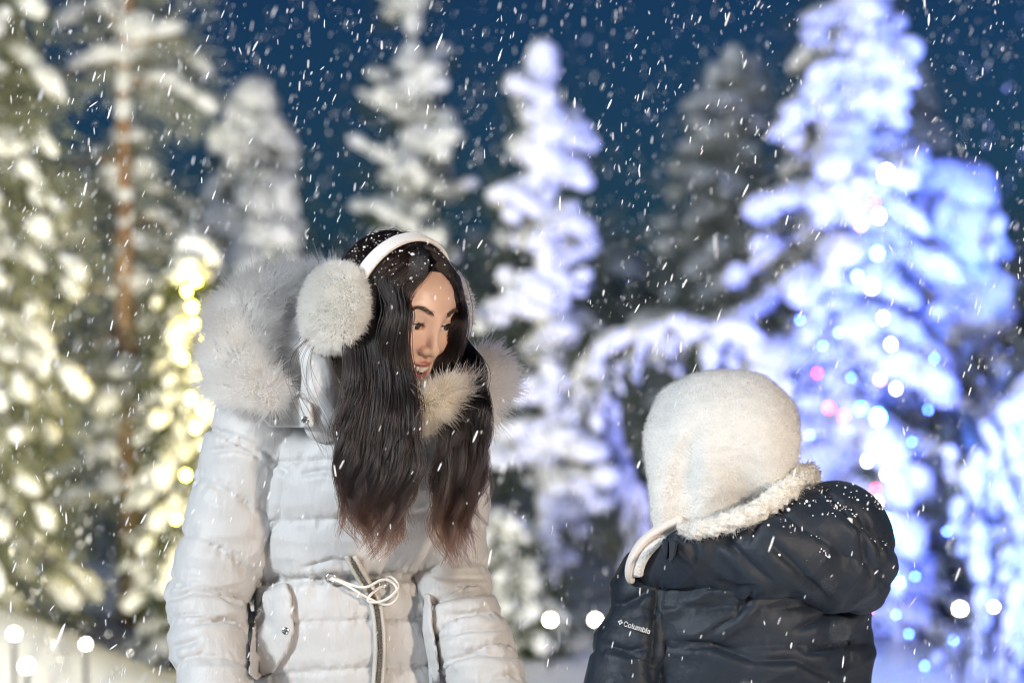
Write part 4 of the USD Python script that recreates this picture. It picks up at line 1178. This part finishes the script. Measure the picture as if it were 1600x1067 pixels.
KZ = [Zat(1260), Zat(1130), Zat(1067), Zat(1000), Zat(940), Zat(890), Zat(850), Zat(815)]
KRX = [.185, .185, .182, .178, .165, .135, .105, .075]
KCX = [Xat(v) for v in (1165, 1165, 1168, 1166, 1160, 1150, 1140, 1125)]
KRY = [.150, .145, .142, .14, .135, .12, .10, .085]


def coat_parts(p):
    a = stack(p, KZ, KCX, [3.93] * 8, KRX, KRY)
    b, sb = poly(p, K_L, [.058, .056, .056, .052, .045]); c, sc = poly(p, K_R, [.060, .058, .058, .052, .045])
    h = ell(p, P(1298, 852, 3.86), (.092, .095, .098))
    h = smin(h, ell(p, P(1345, 880, 3.88), (.048, .08, .070)), .03)
    h = smin(h, ell(p, P(1225, 850, 3.82), (.10, .085, .072)), .04)
    h = smin(h, cap(p, P(1085, 850, 3.825), P(1190, 862, 3.815), .044, .056), .035)
    h = smin(h, ell(p, P(1150, 880, 3.85), (.12, .07, .045)), .03)
    h = smin(h, cap(p, P(1030, 885, 3.85), P(1085, 850, 3.82), .026, .042), .03)
    h = np.maximum(h, -cap(p, P(1080, 770, 3.84), P(1215, 690, 3.86), .085, .095))
    return a, b, c, h, sb, sc


def coat_sdf(p):
    a, b, c, h, *_ = coat_parts(p)
    d = smin(a, np.minimum(b, c), .014)
    d = np.maximum(d, -cap(p, P(1110, 830, 3.87), P(1130, 760, 3.87), .062, .08))
    return smin(d, h, .008)


co = laplace(surfnets(coat_sdf, [Xat(880), 3.62, Zat(1255) - .02], [Xat(1430), 4.12, Zat(690)], .0036), 2)
cv = co.vertices.astype(np.float32); a, b, c, h, sb, sc = coat_parts(cv); who = np.argmin(np.stack([a, b, c, h]), 0)
cx_ = 800 + cv[:, 0] / cv[:, 1] * FPX; cy_ = 480 - (cv[:, 2] - 1.45) / cv[:, 1] * FPX + .5
wg = noise(cv, 18, 8) * 14
sA = np.abs((cy_ + wg + .02 * (cx_ - 1150))[:, None] - np.array([948, 1012, 1085, 1160])).min(1) * PX
sB = np.abs((sb + wg * .0012)[:, None] - np.array([.06, .135, .215])).min(1)
# two long seams of the hood panels
hs_ = np.minimum(np.abs((cy_ - 800) - .62 * (cx_ - 1220) + wg), np.abs((cy_ - 770) - .80 * (cx_ - 1290) + wg)) * PX * .8
s_ = np.select([who == 0, who == 1, who == 2], [sA, sB, np.full(len(cv), .03)], hs_)
puff = np.where(who == 3, .0065, .0045) * (1 - np.exp(-(s_ / .018) ** 2)) + .0028 * (1 - np.exp(-(s_ / .0045) ** 2)) - .005
fold = np.select([who == 3], [(np.abs(noise(cv @ roty(.6) * [24, 10, 7], 1, 41)) * -.024 + .005)], (np.abs(noise(cv @ roty(-.5) * [8, 8, 17], 1, 42)) * -.036 + .008)) + noise(cv, 30, 43) * .003
pkr = np.exp(-(s_ / .012) ** 2) * noise(cv * [110, 110, 40], 1, 44) * .004
co = displaced(co, puff + fold + pkr)
co = displaced(co, creases(cx_, cy_, [
    [(1262, 742), (1232, 785), (1190, 812), (1170, 850)], [(1290, 768), (1340, 828), (1362, 905)], [(1200, 845), (1240, 880), (1292, 932)], [(1130, 838), (1170, 872), (1212, 908)], [(1330, 790), (1372, 850), (1378, 930)],
    [(1062, 822), (1082, 850), (1088, 872)], [(1030, 905), (1020, 980), (1013, 1067)], [(1108, 990), (1150, 962), (1178, 915)], [(1240, 985), (1290, 960), (1335, 950)], [(1060, 1004), (1110, 1006), (1180, 1032)],
    [(1180, 1032), (1240, 1030), (1300, 1062)], [(1255, 1020), (1310, 1006), (1356, 1004)], [(965, 945), (995, 935), (1020, 918)], [(950, 1010), (985, 1020), (1008, 1012)], [(1120, 905), (1150, 915), (1185, 905)]], 4.6, .0075))
COAT = depthmap(co)
coat = kobj('coat', co, 'coat_shell')
k = np.array([list(P(*q[:3])) + [q[3]] for q in [(1062, 826, 3.775, .010), (1095, 826, 3.757, .013), (1140, 815, 3.747, .015), (1185, 797, 3.757, .016), (1225, 765, 3.78, .017), (1250, 745, 3.82, .017), (1268, 742, 3.88, .014)]])
cc = spline(k, 50); sh = tube(cc[:, :3], cc[:, 3], 16).subdivide().subdivide()
sh = displaced(sh, noise(sh.vertices, 120, 51) * .012 + noise(sh.vertices, 260, 52) * .005)
sherpa = kobj('hood_lining', sh, 'sherpa', coat)
nn = meshkit.arrays(sh, True)[2]
curves('sherpa_pile', fur_on(sh.vertices, nn, 9000, .0042, np.zeros(3), .6, r, 4, curl=.9) - KB, np.array([.0007, .0007, .0006, .0003]), 'fleece_fur', coat)
# printed word and mark on the sleeve
tm = meshkit.text_mesh('Columbia', 7.8, 1.0, bold=True)
tm = trimesh.Trimesh(*trimesh.remesh.subdivide_to_size(tm.vertices, tm.faces, 5, max_iter=6))
mk = []
for k in range(4):
    d_ = trimesh.creation.box([2.8, 2.8, 1.0]); d_.apply_transform(trimesh.transformations.rotation_matrix(PI / 4, [0, 0, 1]))
    d_.apply_translation([-5.5 + 2.6 * math.cos(k * PI / 2), 4.3 + 2.6 * math.sin(k * PI / 2), .5]); mk.append(d_)
tv = cat([tm] + mk); ca, sa = math.cos(.30), math.sin(.30)
X_, Y_ = tv.vertices[:, 0] * .92, -tv.vertices[:, 1]
px_, py_ = 973 + X_ * ca - Y_ * sa, 977 + X_ * sa + Y_ * ca
dd = COAT(px_, py_); tv.vertices = np.array([P(a_, b_, d_ - .005 - .0006 * z_) for a_, b_, d_, z_ in zip(px_, py_, dd, tv.vertices[:, 2])])
kobj('lettering', tv, 'ink_white', coat, smooth=False)
kt_ = surfnets(lambda p: smin(poly(p, [[KB[0] - .065, 3.92, .55], [KB[0] - .07, 3.95, .12]], [.085, .06])[0], poly(p, [[KB[0] + .065, 3.92, .55], [KB[0] + .07, 3.95, .12]], [.085, .06])[0], .02), [KB[0] - .2, 3.75, .03], [KB[0] + .2, 4.1, .68], .012)
kobj('trousers', kt_, 'denim')
for s in (-1, 1):
    bo = surfnets(lambda p: np.maximum(smin(cap(p, [KB[0] + s * .07, 3.95, .20], [KB[0] + s * .07, 3.95, .05], .055, .05), cap(p, [KB[0] + s * .07, 3.95, .04], [KB[0] + s * .07 - .05, 4.07, .032], .044, .04), .03), -p[:, 2]), [KB[0] + s * .07 - .14, 3.85, -.01], [KB[0] + s * .07 + .1, 4.15, .28], .009)
    kobj('boot', bo, 'boot')

# ------------------------------------------------------------------ snow in the air and on hair and hood
r = np.random.default_rng(77)
FL_ = Bag(); O1 = trimesh.creation.icosphere(1)
for k in range(11500):
    d = r.uniform(3.35, 4.9) if k < 6000 else r.uniform(4.6, 10.5) if k < 11470 else r.uniform(1.6, 2.6)
    px_, py_ = r.uniform(-60, 1660), r.uniform(-60, 1120)
    if d > 3.55 and d < 4.15 and (300 < px_ < 800 and py_ > 400 or 920 < px_ < 1400 and py_ > 580):
        continue
    p = P(px_, py_, d)
    s = r.lognormal(0, .48) * (.00049 if d < 4.9 else .00078)
    L = s * r.uniform(4.0, 8.5)
    tl = rotx(r.normal() * .3) @ roty(.24 + r.normal() * .22)
    v = O1.vertices * (1 + .5 * noise(O1.vertices * 1.7 + k, 1, 3)[:, None]) * [s * r.uniform(.7, 1.1), s * r.uniform(.7, 1.1), L]
    FL_.add(v @ tl.T + p, O1.faces)
fs = obj('falling_snow', FL_.mesh(), 'flake')
tag(fs, 'small white snowflakes falling through the night air', 'snow', kind='stuff')
SP = Bag(); O0 = trimesh.creation.icosphere(0)
hp = HAIR_PTS[:, 1:9].reshape(-1, 3)
keyz = hw((0, 0, .05))[2]
wgt = np.clip((hp[:, 2] - HC[2] + .02) / .12, .03, 1.2) ** 1.6 * (hp[:, 1] < 3.86)
for i in r.choice(len(hp), 1000, p=wgt / wgt.sum()):
    s = r.lognormal(0, .55) * .00068
    SP.add(O0.vertices * s * r.uniform(.7, 1.3, 3) + hp[i] + [r.normal() * .002, -.004, .003], O0.faces)
hv_ = co.vertices; hn = meshkit.arrays(co, True)[2]
k = np.where((hn[:, 2] > .45) & (hn[:, 1] < .3) & (who == 3))[0]
for i in r.choice(k, 260):
    s = r.lognormal(0, .5) * .0010
    SP.add(O0.vertices * s * r.uniform(.7, 1.6, 3) + hv_[i] + hn[i] * .0006, O0.faces)
for (x0, y0, x1, y1) in ((1286, 772, 1340, 806), (1250, 758, 1262, 748), (1285, 856, 1297, 872), (1070, 833, 1105, 838)):
    for q in range(16):
        t_ = r.random(); pp = on(COAT, x0 + (x1 - x0) * t_ + r.normal() * 1.6, y0 + (y1 - y0) * t_ + r.normal() * 1.6, .003)[0]
        SP.add(O0.vertices * r.uniform(.0005, .0013) * r.uniform(.7, 1.5, 3) + pp, O0.faces)
sp = obj('snow_specks', SP.mesh(), 'flake')
tag(sp, 'white snow specks settled on the dark hair and the black hood', 'snow', kind='stuff')
